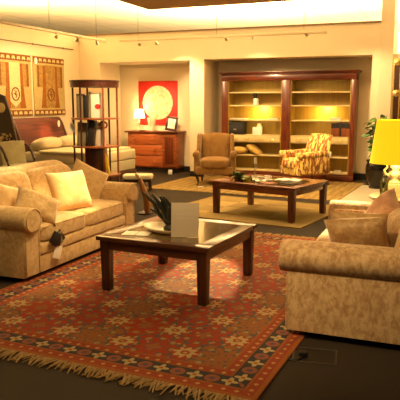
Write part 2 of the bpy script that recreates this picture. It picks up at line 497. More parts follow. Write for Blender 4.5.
# ------------------------------------------------------------------ the setting
CE = 2.91
struct('floor', MB().box(-8, 3, -1.5, 13, -.1, 0), 'carpet')
struct('floor.001', MB().box(-1.52, 2.4, 8.6, 11.5, -.01, .004), 'stone')
HC = 4.0
struct('ceiling', MB().box(-20, 9, -2, 24, HC, HC + .1), 'tiles')
struct('ceiling.001', MB().box(-3.40, 3, -1.2, 6.79, 2.60, 2.68, .004), 'soffit')
struct('wall_left', MB().box(-7.6, -7.45, -1.5, 12.5, 0, CE), 'wall')
struct('wall_back', MB().box(-7.45, -1.325, 12.35, 12.5, 0, CE - .1), 'alcove')
struct('wall_left.001', MB().box(-7.45, -6.94, 11.5, 12.35, 0, CE), 'wall')          # stub beside the left alcove
struct('wall_front', MB().box(-6.94, -4.865, 11.5, 12.35, 2.345, CE), 'wall')          # header over the chest
struct('wall_front.001', MB().box(-4.865, -4.56, 11.5, 12.35, 0, CE), 'wall')          # pier between the alcoves
struct('wall_front.002', MB().box(-4.56, -1.325, 11.5, 12.35, 2.355, CE), 'wall')      # header over the bookcase
struct('wall_right', MB().box(-1.325, -.975, 11.5, 12.35, 0, CE), 'wall')              # broad pier on the right
struct('wall_right.001', MB().box(-.975, 2.4, 11.5, 11.7, 0, 2.36), 'wall')             # lower partition carrying the mirror
struct('wall_back.001', MB().box(-22, 10, 23.5, 23.7, 0, HC), 'ceiling')                # far wall of the shop
struct('trim_1', MB().box(-1.195, -.970, 11.46, 11.49, 0, HC - .002, .004).box(-1.195, -.970, 11.49, 12.35, CE + .03, HC - .002), 'wall')
struct('trim_3', MB().box(-7.62, -1.195, 11.475, 11.53, CE, CE + .022), 'captrim')
struct('trim_4', MB().box(-7.62, -7.425, -1.5, 11.475, CE, CE + .022), 'captrim')
bb = MB().box(-4.56, -1.325, 12.33, 12.349, 0, .12).box(-4.865, -4.56, 11.48, 11.499, 0, .12).box(-1.325, -1.195, 11.48, 11.499, 0, .12).box(-6.94, -4.865, 12.33, 12.349, 0, .12)
struct('baseboard_back', bb, 'black')
struct('baseboard_left', MB().box(-7.4499, -7.43, 0, 11.5, 0, .12), 'black')
struct('trim_2', MB().box(-6.94, -4.865, 12.325, 12.349, 2.25, 2.275), 'wall')

# ------------------------------------------------------------------ floor coverings
def rugthing(name, label, w, l, loc, rz, mat, h=.012):
    t = thing(name, label, 'rug', loc, rz)
    MB().box(-w / 2, w / 2, -l / 2, l / 2, 0, h, .004, 1).build('pile', mat, t)
    return t
t = rugthing('oriental_rug', 'large red oriental rug with star medallions, navy border and cream fringe', RW, RL, (-1.986, 4.733, .001), R(-2.5), 'rug')
for sgn, nm in ((-1, 'fringe'), (1, 'fringe')):
    m = MB()
    for i in range(250):
        x0 = -RW / 2 + RW * (i + random.uniform(.1, .9)) / 250
        L = random.uniform(.06, .13); dxx = random.uniform(-.055, .055)
        y0 = sgn * RL / 2
        m.tube([(x0, y0 - sgn * .005, .008), (x0 + dxx * .5, y0 + sgn * L * .5, .010), (x0 + dxx, y0 + sgn * L, .005)], [.007, .006, .004], 5, .6)
    m.build(nm, 'fringe', t)
t = rugthing('jute_rug', 'beige jute rug with patchwork squares under the far coffee table', 2.15, 1.80, (-2.50, 8.17, .001), R(-9), 'jute')
m = MB()
for a, b_ in (((-1.075, -.9), (1.075, -.885)), ((-1.075, .885), (1.075, .9)), ((-1.075, -.9), (-1.06, .9)), ((1.06, -.9), (1.075, .9))):
    m.box(a[0], b_[0], a[1], b_[1], .0, .016)
m.build('binding', 'jutefringe', t)
t = rugthing('sisal_mat', 'wide straw coloured mat with lengthwise stripes in front of the bookcase', 3.45, 2.3, (-3.17, 10.66, .001), R(-3), 'sisal', .010)

# ------------------------------------------------------------------ tables
def coffee_table(name, label, loc, rz, w, d, h, leg, inset, ww, wz, glass, rim=.15, ap=.075):
    t = thing(name, label, 'table', loc, rz)
    m = MB(); th = .035
    for (x0, x1, y0, y1) in ((-w/2, w/2, -d/2, -d/2 + rim), (-w/2, w/2, d/2 - rim, d/2), (-w/2, -w/2 + rim, -d/2 + rim, d/2 - rim), (w/2 - rim, w/2, -d/2 + rim, d/2 - rim)):
        m.box(x0, x1, y0, y1, h - th, h, .006)
    m.build('table_top', ww, t)
    MB().box(-w/2 + rim - .001, w/2 - rim + .001, -d/2 + rim - .001, d/2 - rim + .001, h - .012, h - .002).build('glass_panel', glass, t, 0)
    k = inset; m = MB()
    m.box(-w/2 + k, w/2 - k, -d/2 + k, -d/2 + k + .022, h - th - ap, h - th, .003)
    m.box(-w/2 + k, w/2 - k, d/2 - k - .022, d/2 - k, h - th - ap, h - th, .003)
    m.box(-w/2 + k, -w/2 + k + .022, -d/2 + k, d/2 - k, h - th - ap, h - th, .003)
    m.box(w/2 - k - .022, w/2 - k, -d/2 + k, d/2 - k, h - th - ap, h - th, .003)
    m.build('apron', ww, t)
    for sx in (-1, 1):
        for sy in (-1, 1):
            cx, cy = sx * (w/2 - k - leg/2 + .008), sy * (d/2 - k - leg/2 + .008)
            b = bmesh.new(); bmesh.ops.create_cube(b, size=1)
            for v in b.verts:
                s_ = leg * (.5 if v.co.z > 0 else .42)
                v.co = Vector((cx + s_ * (1 if v.co.x > 0 else -1), cy + s_ * (1 if v.co.y > 0 else -1), (h - th) * (1 if v.co.z > 0 else 0)))
            bmesh.ops.bevel(b, geom=b.edges[:], offset=.006, segments=2, affect='EDGES')
            MB().bm(b).build('leg', wz, t)
    return t
T1 = (-2.01, 4.545); T1R = R(-4)
coffee_table('coffee_table', 'square brown coffee table with glass top standing on the red rug', (*T1, .013), T1R, .98, 1.03, .45, .082, .03, 'tablewood', 'tablewoodz', 'glasslight', .115)
T2 = (-2.20, 7.98)
coffee_table('coffee_table', 'reddish coffee table with dark glass top on the beige jute rug', (*T2, .0135), R(-16), 1.30, .98, .45, .085, .03, 'redtable', 'redtablez', 'glass', .13)
TZ = .013 + .45

# ------------------------------------------------------------------ sofas
def sofa(name, label, loc, rz, W, D, armw, armh, backh, seath, fab, ncush, rollr=.105):
    """local: x along the length, front faces -y (y=0), base z=0"""
    t = thing(name, label, 'sofa', loc, rz)
    z0 = .05
    m = MB(); m.box(.02, W - .02, .03, D - .02, z0, .32, .02)
    m.box(armw, W - armw, .0, .10, z0, .20, .015); m.box(armw, W - armw, -.012, .10, .20, .31, .03, 3)
    m.build('base', fab, t)
    for sd in (0, 1):
        # rolled arm: upright panel, fat roll on top that hangs over the outer side, scroll face in front
        def X(v): return v if sd == 0 else W - v
        m = MB()
        prof = []
        cx, cz = rollr - .012, armh - rollr
        for k in range(0, 28):
            a = 2 * PI * k / 28
            prof.append((cx + (rollr + .018) * math.cos(a), cz + rollr * math.sin(a)))
        poly = [(X(a), b) for a, b in prof]
        if sd: poly = poly[::-1]
        m.prism(poly, -.045, D - .06, 'Y', .02)
        poly = [(X(a), b) for a, b in ((.015, z0), (armw - .01, z0), (armw, armh - .16), (armw + .006, armh - .06), (.05, armh - .06), (.012, cz - .03))]
        if sd: poly = poly[::-1]
        m.prism(poly, .0, D - .06, 'Y', .015)
        arm = m.build('arm', fab, t, 50)
        # scroll front with welt
        m = MB()
        ring = []
        for k in range(28):
            a = R(-40) + 2 * PI * .80 * k / 27
            ring.append((X(cx + rollr * .93 * math.cos(a)), -.047, cz + rollr * .93 * math.sin(a)))
        m.tube(ring, .007, 6)
        m.tube([(X(.03), -.003, z0 + .02), (X(.028), -.003, cz - rollr - .01)], .006, 6)
        m.tube([(X(armw - .015), -.003, z0 + .02), (X(armw - .012), -.003, cz - .02)], .006, 6)
        m.build('welt', fab, arm)
    m = MB()
    seg = 18; poly = []
    bx0, bx1 = armw * .8, W - armw * .8
    b = MB()
    # raked back with a rounded, rolled-over top
    pf = [(D - .34, .30), (D - .245, backh - .10), (D - .22, backh - .03), (D - .17, backh), (D - .10, backh - .01), (D - .05, backh - .06), (D - .03, backh - .14), (D - .03, z0 + .02), (D - .30, z0 + .02)]
    nn = 24
    vs, fs = [], []
    for i in range(nn + 1):
        u = i / nn; x_ = bx0 + (bx1 - bx0) * u
        ee = min(u, 1 - u) * nn
        drop = .05 * max(0, 1 - ee / 3) ** 2
        hump = .018 * abs(math.sin(PI * u * ncush))
        for (py, pz) in pf: vs.append((x_, py, pz + (hump - drop) * (1 if pz > .6 else 0)))
    k = len(pf)
    for i in range(nn):
        for j in range(k):
            l = (j + 1) % k
            fs.append((i * k + j, i * k + l, (i + 1) * k + l, (i + 1) * k + j))
    fs.append(tuple(range(k))); fs.append(tuple(nn * k + j for j in range(k - 1, -1, -1)))
    MB().raw(vs, fs).build('backrest', fab, t, 60)
    cw = (W - 2 * armw - .01) / ncush
    for i in range(ncush):
        cx_ = armw + .005 + cw * (i + .5)
        m = MB().soft(cw - .006, D - .30, seath - .31, .22, .22, 18, (cx_, (D - .30) / 2 - .02, .305))
        c_ = m.build('seat_cushion', fab, t, 60)
        m = MB()
        hw, y0 = cw / 2 - .022, -.018
        m.tube([(cx_ - hw, y0 + .004, seath - .032), (cx_ - hw * .5, y0, seath - .026), (cx_ + hw * .5, y0, seath - .026), (cx_ + hw, y0 + .004, seath - .032)], .006, 6)
        m.build('piping', fab, c_)
    for i in range(ncush):
        cx_ = armw + .005 + cw * (i + .5)
        mt = Matrix.Translation((cx_, D - .325, seath - .01)) @ Matrix.Rotation(R(-14), 4, 'X')
        MB().soft(cw - .01, .17, backh - seath - .02, .38, .05, 16, (0, 0, 0), mt).build('back_cushion', fab, t, 60)
    for sx in (.08, W - .08):
        for sy in (.14, D - .10):
            MB().lathe([(.022, 0), (.030, .02), (.036, .055)], 12, (sx, sy, 0)).build('foot', 'footdark', t)
    return t
LX, LY = -3.185, 4.0
sofa('sofa', 'golden beige two-seat sofa with rolled arms on the left behind the square table', (LX, LY, .0), R(90), 1.94, .96, .22, .64, .875, .475, 'sofaL', 2)
RX, RY = -.90, 5.62
sofa('sofa', 'mottled tan sofa in the right foreground seen past its near rolled arm', (RX, RY, .0), R(-90), 1.92, 1.0, .22, .63, .84, .45, 'sofaR', 2)

def pillow(label, loc, rz, tilt, w, h, t_, mat, seed, group=None, roll=0):
    o = MB().pillow(w, h, t_, 16, .06, seed).build('throw_pillow', mat, None, 0)
    for p in o.data.polygons: p.use_smooth = True
    o.location = loc; o.rotation_euler = (Matrix.Rotation(rz, 3, 'Z') @ Matrix.Rotation(tilt, 3, 'X') @ Matrix.Rotation(roll, 3, 'Y')).to_euler()
    return tag(o, label, 'cushion', group)
# tilt>0 leans the top away (towards local -y front); local -y is the side that faces out
pillow('pale gold square cushion, upright in the middle of the left sofa', (-3.32, 4.97, .478), R(66), R(-27), .43, .40, .17, 'pilL', 1)
pillow('beige cushion tipped on its corner against the far arm of the left sofa', (-3.60, 5.50, .47), R(58), R(-18), .42, .42, .16, 'sofaL', 2, roll=R(30))
pillow('beige cushion slumped over the near arm of the left sofa', (-3.27, 4.27, .51), R(66), R(-34), .40, .27, .15, 'sofaL', 3, roll=R(30))
pillow('beige cushion at the photo edge, against the backrest of the left sofa', (-3.52, 4.27, .50), R(80), R(-30), .36, .32, .15, 'pilL', 4, roll=R(20))
pillow('crinkled satin cushion behind another on the right sofa', (-.55, 4.42, .46), R(183), R(-22), .40, .31, .12, 'pilsatin', 5)
pillow('bronze patterned cushion nearest the arm of the right sofa', (-.50, 4.22, .455), R(178), R(-22), .42, .31, .15, 'pilR', 6, roll=R(8))
pillow('salmon chenille cushion against the far end of the right sofa backrest', (-.58, 5.06, .45), R(-62), R(-34), .46, .38, .17, 'pilpink', 7, roll=R(26))
pillow('plump tan cushion leaning on the backrest of the right sofa at the photo edge', (-.335, 4.45, .455), R(-84), R(-18), .44, .31, .18, 'sofaR', 8)

# ------------------------------------------------------------------ armchairs
def cabriole(mb, x, y, h, sx, sy):
    mb.tube([(x, y, h), (x + sx * .025, y + sy * .025, h * .72), (x + sx * .005, y + sy * .005, h * .30), (x + sx * .02, y + sy * .02, .012), (x + sx * .03, y + sy * .03, 0)], [.034, .032, .016, .018, .022], 10)
def armchair(name, label, loc, rz, W, D, H, fab, wing):
    t = thing(name, label, 'armchair', loc, rz)
    hl = .20
    w2 = W / 2
    MB().box(-w2 + .05, w2 - .05, .04, D - .05, hl, .34, .02).build('seat_frame', fab, t)
    MB().soft(W - .24, D - .22, .17, .30, .35, 16, (0, (D - .22) / 2 + .0, .31)).build('seat_cushion', fab, t, 60)
    # backrest: shaped panel leaning back
    m = MB(); vs, fs = [], []
    nu, nv = 16, 14
    bw = W - (.20 if wing else .01)
    for side in (0, 1):
        for j in range(nv + 1):
            v = j / nv; z = .30 + (H - .30) * v
            for i in range(nu + 1):
                u = -1 + 2 * i / nu
                wid = bw / 2 * (1 - .05 * (1 - v)) * (1 + (0 if wing else .06 * math.sin(PI * v)))
                crown = -(.045 if wing else .02) * abs(u) ** 3 * v
                edge = (1 - u ** 6) * (1 - max(0, v) ** 8)
                yy = D - .20 + .14 * v ** 1.3 - (.075 * edge ** .6 if side == 0 else -.055 * edge ** .5)
                vs.append((u * wid, yy, z + crown))
    S = (nu + 1) * (nv + 1)
    for side in (0, 1):
        for j in range(nv):
            for i in range(nu):
                a = side * S + j * (nu + 1) + i
                q = (a, a + 1, a + nu + 2, a + nu + 1); fs.append(q if side == 0 else q[::-1])
    def rim(i0, j0, i1, j1):
        a, b = j0 * (nu + 1) + i0, j1 * (nu + 1) + i1
        fs.append((a, b, S + b, S + a))
    for i in range(nu): rim(i, nv, i + 1, nv); rim(i + 1, 0, i, 0)
    for j in range(nv): rim(0, j, 0, j + 1); rim(nu, j + 1, nu, j)
    m.raw(vs, fs).build('backrest', fab, t, 60)
    for sd in (-1, 1):
        m = MB()
        ah = .62; rr = .062
        m.box(sd * (w2 - .115) if sd > 0 else -w2 + .01, (w2 - .01) if sd > 0 else sd * (w2 - .115), .09, D - .10, hl + .02, ah - rr, .025, 3)
        m.tube([(sd * (w2 - .05), .045, ah - rr), (sd * (w2 - .05), .06, ah - rr), (sd * (w2 - .05), D * .5, ah - rr + .005), (sd * (w2 - .06), D - .12, ah - rr + .03)], [rr * .8, rr, rr, rr * .9], 14)
        m.build('arm', fab, t, 60)
        if wing:
            m = MB(); vs, fs = [], []
            # wing: curved ear from the arm up to the top of the back
            poly = [(.30, .58), (.33, .70), (.42, .80), (.44, .90), (.50, H - .03), (.58, H - .005), (D - .02, H - .02), (D - .10, .58)]
            x0, x1 = (w2 - .115, w2 - .045) if sd > 0 else (-w2 + .045, -w2 + .115)
            m.prism(poly, x0, x1, 'X', .022); m.build('wing', fab, t, 50)
    for sx in (-1, 1):
        m = MB(); cabriole(m, sx * (w2 - .10), .09, hl + .01, sx, -1); m.build('leg', 'walnutdark', t, 60)
        m = MB(); m.tube([(sx * (w2 - .12), D - .13, hl + .01), (sx * (w2 - .12), D - .09, .1), (sx * (w2 - .12), D - .04, 0)], [.028, .022, .018], 8); m.build('leg', 'walnutdark', t, 60)
    return t
armchair('wing_armchair', 'caramel velvet wing armchair in front of the left half of the bookcase', (-3.875, 10.28, .012), R(18), .78, .80, .93, 'wing', True)
armchair('striped_armchair', 'yellow armchair with brown tiger stripes turned towards the wing chair', (-2.68, 10.84, .012), R(-44), .70, .80, .93, 'tiger', False)

# ------------------------------------------------------------------ bookcase
BX0, BX1, BY = -4.33, -1.645, 11.90
bw = BX1 - BX0
t = thing('bookcase', 'wide mahogany bookcase of two open bays with lit yellow backs', 'bookcase', (BX0, BY, 0))
m = MB(); D = .40
for a, b in ((0, .13), (bw / 2 - .085, bw / 2 + .085), (bw - .09, bw)): MB().box(a, b, 0, D - .02, 0, 2.0, .006).build('upright', 'mahogz', t)
m = MB().box(-.0, bw, -.005, D - .02, 1.94, 2.05, .004); m.build('frieze', 'mahog', t)
m = MB()
for k, (o, z0, z1) in enumerate(((.01, 2.05, 2.07), (.03, 2.07, 2.09), (.055, 2.09, 2.115))): m.box(-o, bw + o, -o - .005, D - .02, z0, z1, .005)
m.build('cornice', 'mahog', t)
m = MB().box(.0, bw, .01, D - .03, 0, .13, .005).box(-.015, bw + .015, -.015, .02, 0, .10, .008); m.build('plinth', 'mahog', t)
bays = ((.13, bw / 2 - .085), (bw / 2 + .085, bw - .09))
for a, b in bays:
    MB().box(a, b, D - .04, D - .02, .13, 1.94).build('back_panel', 'ochre', t)
    MB().box(a, a + .02, .03, D - .04, .13, 1.94).build('side_lining', 'ochre', t); MB().box(b - .02, b, .03, D - .04, .13, 1.94).build('side_lining', 'ochre', t)
    for z in (1.72, 1.46, 1.168):
        MB().box(a + .02, b - .02, .05, D - .04, z - .025, z, .003).build('shelf', 'shelfwood', t)
    MB().box(a + .02, b - .02, .02, D - .04, .835, .86, .003).build('shelf', 'shelfwood', t)
    MB().box(a + .02, b - .02, .05, D - .04, .435, .46, .003).build('shelf', 'shelfwood', t)
    MB().box(a + .02, b - .02, .03, D - .04, .13, .155, .003).build('shelf', 'shelfwood', t)
    MB().box(a + .02, b - .02, .03, D - .04, .705, .72, .003).build('shelf', 'shelfwood', t)
    mid = (a + b) / 2
    for q0, q1 in ((a + .025, mid - .004), (mid + .004, b - .025)):
        dr = MB().box(q0, q1, .015, .30, .722, .834, .005).build('drawer', 'shelfwood', t)
        for hx in (q0 + (q1 - q0) * .28, q0 + (q1 - q0) * .72):
            h_ = MB(); h_.tube([(hx - .045, .014, .785), (hx - .04, -.006, .775), (hx, -.012, .765), (hx + .04, -.006, .775), (hx + .045, .014, .785)], .006, 6)
            h_.box(hx - .05, hx - .036, .006, .016, .775, .795, .002).box(hx + .036, hx + .05, .006, .016, .775, .795, .002)
            h_.build('drawer_pull', 'brass', dr)
for a, b in bays:   # small display lamps inside the carcass
    xx = BX0 + (a + b) / 2 + .06
    light('shelf_lamp', 'AREA', (xx, BY + .12, 1.41), (xx, BY + .36, 1.26), 7, (1, .66, .16), t, .09, sy=.05)
    light('shelf_lamp', 'AREA', (xx, BY + .10, 1.915), (xx, BY + .38, 1.2), .5, (1, .72, .25), t, .6, sy=.06)
    light('shelf_lamp', 'AREA', (xx, BY + .10, 1.13), (xx, BY + .36, .86), .9, (1, .70, .22), t, .5, sy=.06)

def placed(mb, name, mat, label, cat, loc=(0, 0, 0), rz=0, group=None, smooth=35, rot=None):
    o = mb.build(name, mat, None, smooth); o.location = loc; o.rotation_euler = rot if rot else (0, 0, rz)
    return tag(o, label, cat, group)
SH3, SH4, SHL = 1.169, .861, .461
# black storage box with lid and label plate
t = thing('storage_box', 'black storage box on the shelf above the left drawers', 'box', (-4.05, 12.03, SH4))
MB().box(-.125, .185, -.10, .12, 0, .20, .006).build('box_body', 'darkbook', t); MB().box(-.13, .19, -.105, .125, .20, .245, .006).build('lid', 'darkbook', t)
MB().box(-.03, .03, -.104, -.100, .09, .12).build('label_plate', 'greybook', t)
m = MB().box(-.10, .10, -.006, .006, 0, .15, .002)
t = thing('price_card', 'bright white standing card beside the black box in the bookcase', 'card', (-3.59, 11.99, SH4))
MB().box(-.10, .10, -.004, .004, 0, .155, .002).build('card', 'white', t); MB().box(-.06, .06, .004, .06, 0, .006, .001).build('stand', 'white', t)
# white bottle-like pot above the card: small jar behind it
placed(MB().lathe([(.05, 0), (.062, .05), (.062, .16), (.04, .20), (.04, .225), (.05, .23)], 18), 'jar', 'cream', 'cream jar just behind the white card in the bookcase', 'jar', (-3.585, 12.12, SH4), smooth=60)
# figurine
t = thing('figurine', 'small black and white figurine on the second shelf of the left bay', 'figurine', (-3.63, 12.0, 1.461))
MB().lathe([(.055, 0), (.06, .02), (.05, .07), (.062, .10), (.045, .13)], 16).build('figurine_body', 'white', t, 60)
MB().lathe([(.035, .125), (.045, .15), (.03, .175), (.042, .20), (.03, .235), (.005, .245)], 14, (-.012, 0, 0)).build('figurine_head', 'darkbook', t, 60)
MB().tube([(-.02, 0, .16), (-.06, 0, .20), (-.05, 0, .235)], [.014, .012, .006], 8).build('figurine_arm', 'darkbook', t, 60)
# flat papers and books on the third shelf
def flatbook(name, label, cat, loc, w, d, h, rz, cover, group=None):
    t = thing(name, label, cat, loc, rz, group)
    MB().box(-w/2, w/2, -d/2, d/2, 0, .004, .001).box(-w/2, w/2, -d/2, d/2, h - .004, h, .001).box(-w/2, -w/2 + .004, -d/2, d/2, .004, h - .004).build('cover', cover, t)
    MB().box(-w/2 + .004, w/2 - .006, -d/2 + .006, d/2 - .006, .004, h - .004).build('pages', 'page', t)
    return t
flatbook('book', 'thin pale book lying on the third shelf of the left bay, left end', 'book', (-4.0, 12.04, SH3), .32, .22, .022, R(3), 'white')
flatbook('book', 'thin pale book lying on the third shelf of the left bay, right end', 'book', (-3.26, 12.04, SH3), .22, .17, .030, R(-4), 'white')
flatbook('book', 'short pale book lying on the third shelf of the right bay', 'book', (-2.02, 12.04, SH3), .21, .17, .05, R(2), 'white')
# upright russet and black volumes in right bay
xb = -2.085
for i, (w, h, mt, lb) in enumerate(((.075, .26, 'redbook', 'russet volume standing leftmost on the shelf over the right drawers'), (.075, .265, 'redbook', 'russet volume standing second from left over the right drawers'),
        (.035, .27, 'darkbook', 'narrow black volume standing between russet ones over the right drawers'), (.08, .26, 'redbook', 'russet volume standing right of the narrow black one'), (.075, .255, 'redbook', 'russet volume standing rightmost on the shelf over the right drawers'))):
    t = thing('book', lb, 'book', (xb + w / 2, 12.0, SH4), 0, 'upright books in the right bay')
    m = MB().box(-w/2, -w/2 + .005, -.08, .11, 0, h, .001).box(w/2 - .005, w/2, -.08, .11, 0, h, .001).box(-w/2, w/2, -.086, -.078, 0, h, .003)
    m.build('cover', mt, t); MB().box(-w/2 + .005, w/2 - .005, -.078, .104, .004, h - .008).build('pages', 'page', t)
    if mt == 'redbook': MB().box(-w/2 - .001, w/2 + .001, -.088, -.02, h - .10, h - .004).build('spine_label', 'darkbook', t)
    xb += w + .003
# golden cushions on lower shelf
def bookpillow(label, loc, rot, w, d, h):
    t = thing('silk_cushion', label, 'cushion', loc, 0, 'golden cushions in the bookcase', rot)
    MB().soft(w, d, h, .72, 0, 18).build('cushion_body', 'goldpil', t, 60)
    MB().tube([(w / 2 * math.copysign(abs(math.cos(2*PI*i/32))**.72, math.cos(2*PI*i/32)), d / 2 * math.copysign(abs(math.sin(2*PI*i/32))**.72, math.sin(2*PI*i/32)), h / 2) for i in range(33)], .006, 6).build('piping', 'goldpil', t, 60)
bookpillow('golden silk cushion lying flat on the lower bookcase shelf', (-4.00, 12.03, .461), (0, 0, R(4)), .40, .26, .15)
bookpillow('golden silk cushion tilted against the flat one in the bookcase', (-3.69, 12.05, .505), (R(8), R(33), 0), .36, .27, .13)
t = thing('price_tag', 'white price tag hanging beside the striped armchair on the bookcase shelf', 'tag', (-2.10, 11.89, .52))
MB().box(-.035, .035, -.002, .002, -.05, .05, .001).build('card', 'white', t); MB().tube([(0, .0, .048), (.0, .01, .09), (.0, .045, .165), (0, .06, .19)], .002, 5).build('string', 'cord', t)
t = thing('price_tag', 'small white price card on the bottom shelf of the right bay', 'tag', (-1.95, 11.985, .156))
MB().box(-.06, .06, -.002, .002, 0, .05, .001).build('card', 'white', t); MB().box(-.03, .03, .002, .03, 0, .004).build('stand', 'white', t)

# ------------------------------------------------------------------ chest of drawers in the left alcove
t = thing('chest_of_drawers', 'cherry wood chest of drawers with bowed front in the left alcove', 'chest', (-5.955, 11.93, 0))
cw = 1.20; D = .40; x0 = -cw / 2
MB().box(x0, cw / 2 - .0, .03, D, .10, .86, .006).build('carcass', 'cherry', t)
MB().box(x0 - .05, cw / 2 + .05, -.03, D + .005, .86, .895, .008).build('chest_top', 'mahog', t)
MB().box(x0 + .02, cw / 2 - .02, .06, D - .02, 0, .10).build('plinth', 'black', t)
for k in range(3):
    z0, z1 = .13 + k * .24, .13 + k * .24 + .225
    poly = []
    for i in range(13):
        u = i / 12; poly.append((x0 + .03 + (.80) * u, .028 - .045 * math.sin(PI * u)))
    poly += [(x0 + .03 + .80, .06), (x0 + .03, .06)]
    dr = MB().prism(poly, z0, z1, 'Z', .006).build('drawer', 'cherry', t)
    for hx in (x0 + .18, x0 + .68):
        MB().lathe([(.008, 0), (.008, .02), (.018, .026), (.012, .036)], 10, (0, 0, 0), Matrix.Translation((hx, -.004, (z0 + z1) / 2)) @ Matrix.Rotation(R(90), 4, 'X')).build('knob', 'brass', dr, 60)
door = MB().box(x0 + .86, cw / 2 - .03, .005, .04, .13, .835, .006).build('door', 'cherry', t)
MB().box(x0 + .91, cw / 2 - .08, -.002, .012, .19, .775, .01).build('door_panel', 'mahogz', door)
MB().lathe([(.007, 0), (.007, .02), (.016, .026), (.011, .034)], 10, (0, 0, 0), Matrix.Translation((x0 + .885, .006, .5)) @ Matrix.Rotation(R(90), 4, 'X')).build('knob', 'brass', door, 60)
CZ = .896
# table lamp on chest
t = thing('table_lamp', 'small table lamp with white shade on the chest of drawers', 'lamp', (-6.33, 12.10, CZ))
MB().lathe([(.06, 0), (.06, .012), (.03, .02), (.012, .035), (.012, .16), (.02, .18), (.012, .20), (.010, .32)], 18).build('base', 'metal', t, 60)
MB().lathe([(.125, .275), (.09, .47)], 24, cap=False).build('lamp_shade', 'wshade', t, 60)
MB().lathe([(.02, .30), (.028, .34), (.02, .38), (.005, .39)], 10).build('bulb', 'bulbglow', t, 60)
light('bulb_light', 'POINT', (-6.33, 12.10, CZ + .50), None, 9, (1, .70, .28), t, .05)
light('bulb_light', 'POINT', (-6.33, 12.02, CZ + .25), None, 5, (1, .70, .28), t, .04)
# vase
placed(MB().lathe([(.055, 0), (.06, .01), (.075, .10), (.09, .22), (.098, .275), (.09, .29), (.075, .292), (.07, .27), (.06, .1), (.02, .03)], 24), 'vase', 'cream', 'cream tapered vase on the chest between lamp and frame', 'vase', (-6.02, 12.08, CZ), smooth=60)
m = MB().box(-.06, .06, -.05, .05, 0, .02, .004)
placed(m, 'trinket_box', 'walnutdark', 'small dark trinket box on the chest beside the white lamp', 'box', (-6.20, 11.99, CZ), 0)
# picture frame leaning back
t = thing('photo_frame', 'dark wooden picture frame with white mount standing on the chest', 'frame', (-5.56, 12.06, CZ + .012), 0, rot=(R(-12), R(7), R(8)))
m = MB(); fw, fh, b_ = .26, .31, .05
m.box(-fw/2, fw/2, -.012, .012, 0, b_, .004).box(-fw/2, fw/2, -.012, .012, fh - b_, fh, .004).box(-fw/2, -fw/2 + b_, -.012, .012, b_, fh - b_, .004).box(fw/2 - b_, fw/2, -.012, .012, b_, fh - b_, .004)
m.build('frame', 'walnutdark', t); mo = MB().box(-fw/2 + b_, fw/2 - b_, -.004, .006, b_, fh - b_).build('mount', 'white', t)
MB().box(-.045, .045, -.006, -.003, .10, .21).build('picture', 'page', mo)
# red canvas with moon
t = thing('wall_picture', 'square red picture with a large cream moon disc hung over the chest', 'picture', (-5.985, 12.345, 1.025))
MB().box(-.475, .475, -.03, 0, 0, .955, .004).build('canvas', 'red', t)
ring = [(.365 * math.cos(2 * PI * i / 48) - .0, .48 + .40 * math.sin(2 * PI * i / 48) * .93) for i in range(48)]
MB().prism(ring, -.034, -.028, 'Y').build('moon_disc', 'disc', t, 0)

# ------------------------------------------------------------------ wall hangings on the left wall (local: x along +Y world, front faces +X)
def hanging(label, loc, sash):
    t = thing('wall_hanging', label, 'tapestry', loc, R(90), 'robe hangings on the left wall')
    W, H = 1.02, 1.14
    MB().box(0, W, -.022, 0, 0, H, .003).build('backing', 'tapestry', t)
    for z0, z1 in ((H - .125, H - .01), (.01, .115)):
        bd = MB().box(.005, W - .005, -.026, -.021, z0, z1).build('border', 'tapbrown', t, 0)
        m = MB(); n = 7
        for i in range(n):
            cx = W * (i + .5) / n; s = .05
            zc = (z0 + z1) / 2
            m.prism([(cx - s, zc - .02), (cx - .02, zc - .035), (cx, zc - .005), (cx + .02, zc - .035), (cx + s, zc - .02), (cx + s * .6, zc + .03), (cx, zc + .02), (cx - s * .6, zc + .03)], -.030, -.025, 'Y')
        m.build('border_motif', 'tapcream', bd, 0)
    c = .52
    # robe silhouette: sleeves, flared skirt
    robe = [(c - .19, .97), (c - .42, .97), (c - .42, .55), (c - .23, .55), (c - .30, .145), (c + .30, .145), (c + .23, .55), (c + .42, .55), (c + .42, .97), (c + .19, .97)]
    MB().prism(robe, -.027, -.022, 'Y').build('robe', 'tapgold', t, 0)
    for s in (-1, 1):
        fl = [(c + s * .15, .97), (c + s * .23, .97), (c + s * .235, .60), (c + s * .30, .15), (c + s * .13, .15)]
        MB().prism(fl if s > 0 else fl[::-1], -.030, -.026, 'Y').build('robe_panel', 'taprust', t, 0)
        sl = [(c + s * .36, .97), (c + s * .40, .97), (c + s * .40, .55), (c + s * .36, .55)]
        MB().prism(sl if s > 0 else sl[::-1], -.030, -.026, 'Y').build('sleeve_band', 'tapbrown', t, 0)
    if sash == 'point':
        sp = [(c - .15, .98), (c + .15, .98), (c + .15, .28), (c, .17), (c - .15, .28)]
    else:
        sp = [(c - .16, .98), (c + .16, .98), (c + .16, .20), (c - .16, .20)]
    MB().prism(sp, -.034, -.029, 'Y').build('sash', 'tapcream' if sash == 'point' else 'tapgold', t, 0)
    m = MB(); cz = .41
    m.tube([(c + .105 * math.cos(2 * PI * i / 24), -.036, cz + .115 * math.sin(2 * PI * i / 24)) for i in range(25)], .013, 6)
    m.tube([(c - .03, -.036, cz + .06), (c + .025, -.036, cz + .05), (c - .02, -.036, cz), (c + .03, -.036, cz - .04), (c + .0, -.036, cz - .07)], .012, 6)
    m.tube([(c - .05, -.036, cz + .01), (c + .05, -.036, cz - .005)], .009, 6)
    m.build('roundel', 'tapbrown', t, 0)
hanging('woven hanging of a rust robe with a pointed cream sash, nearer the dark panel', (-7.447, 8.77, 1.255), 'point')
hanging('woven hanging of a gold robe with a square sash, nearer the tall round stand', (-7.447, 9.86, 1.255), 'square')
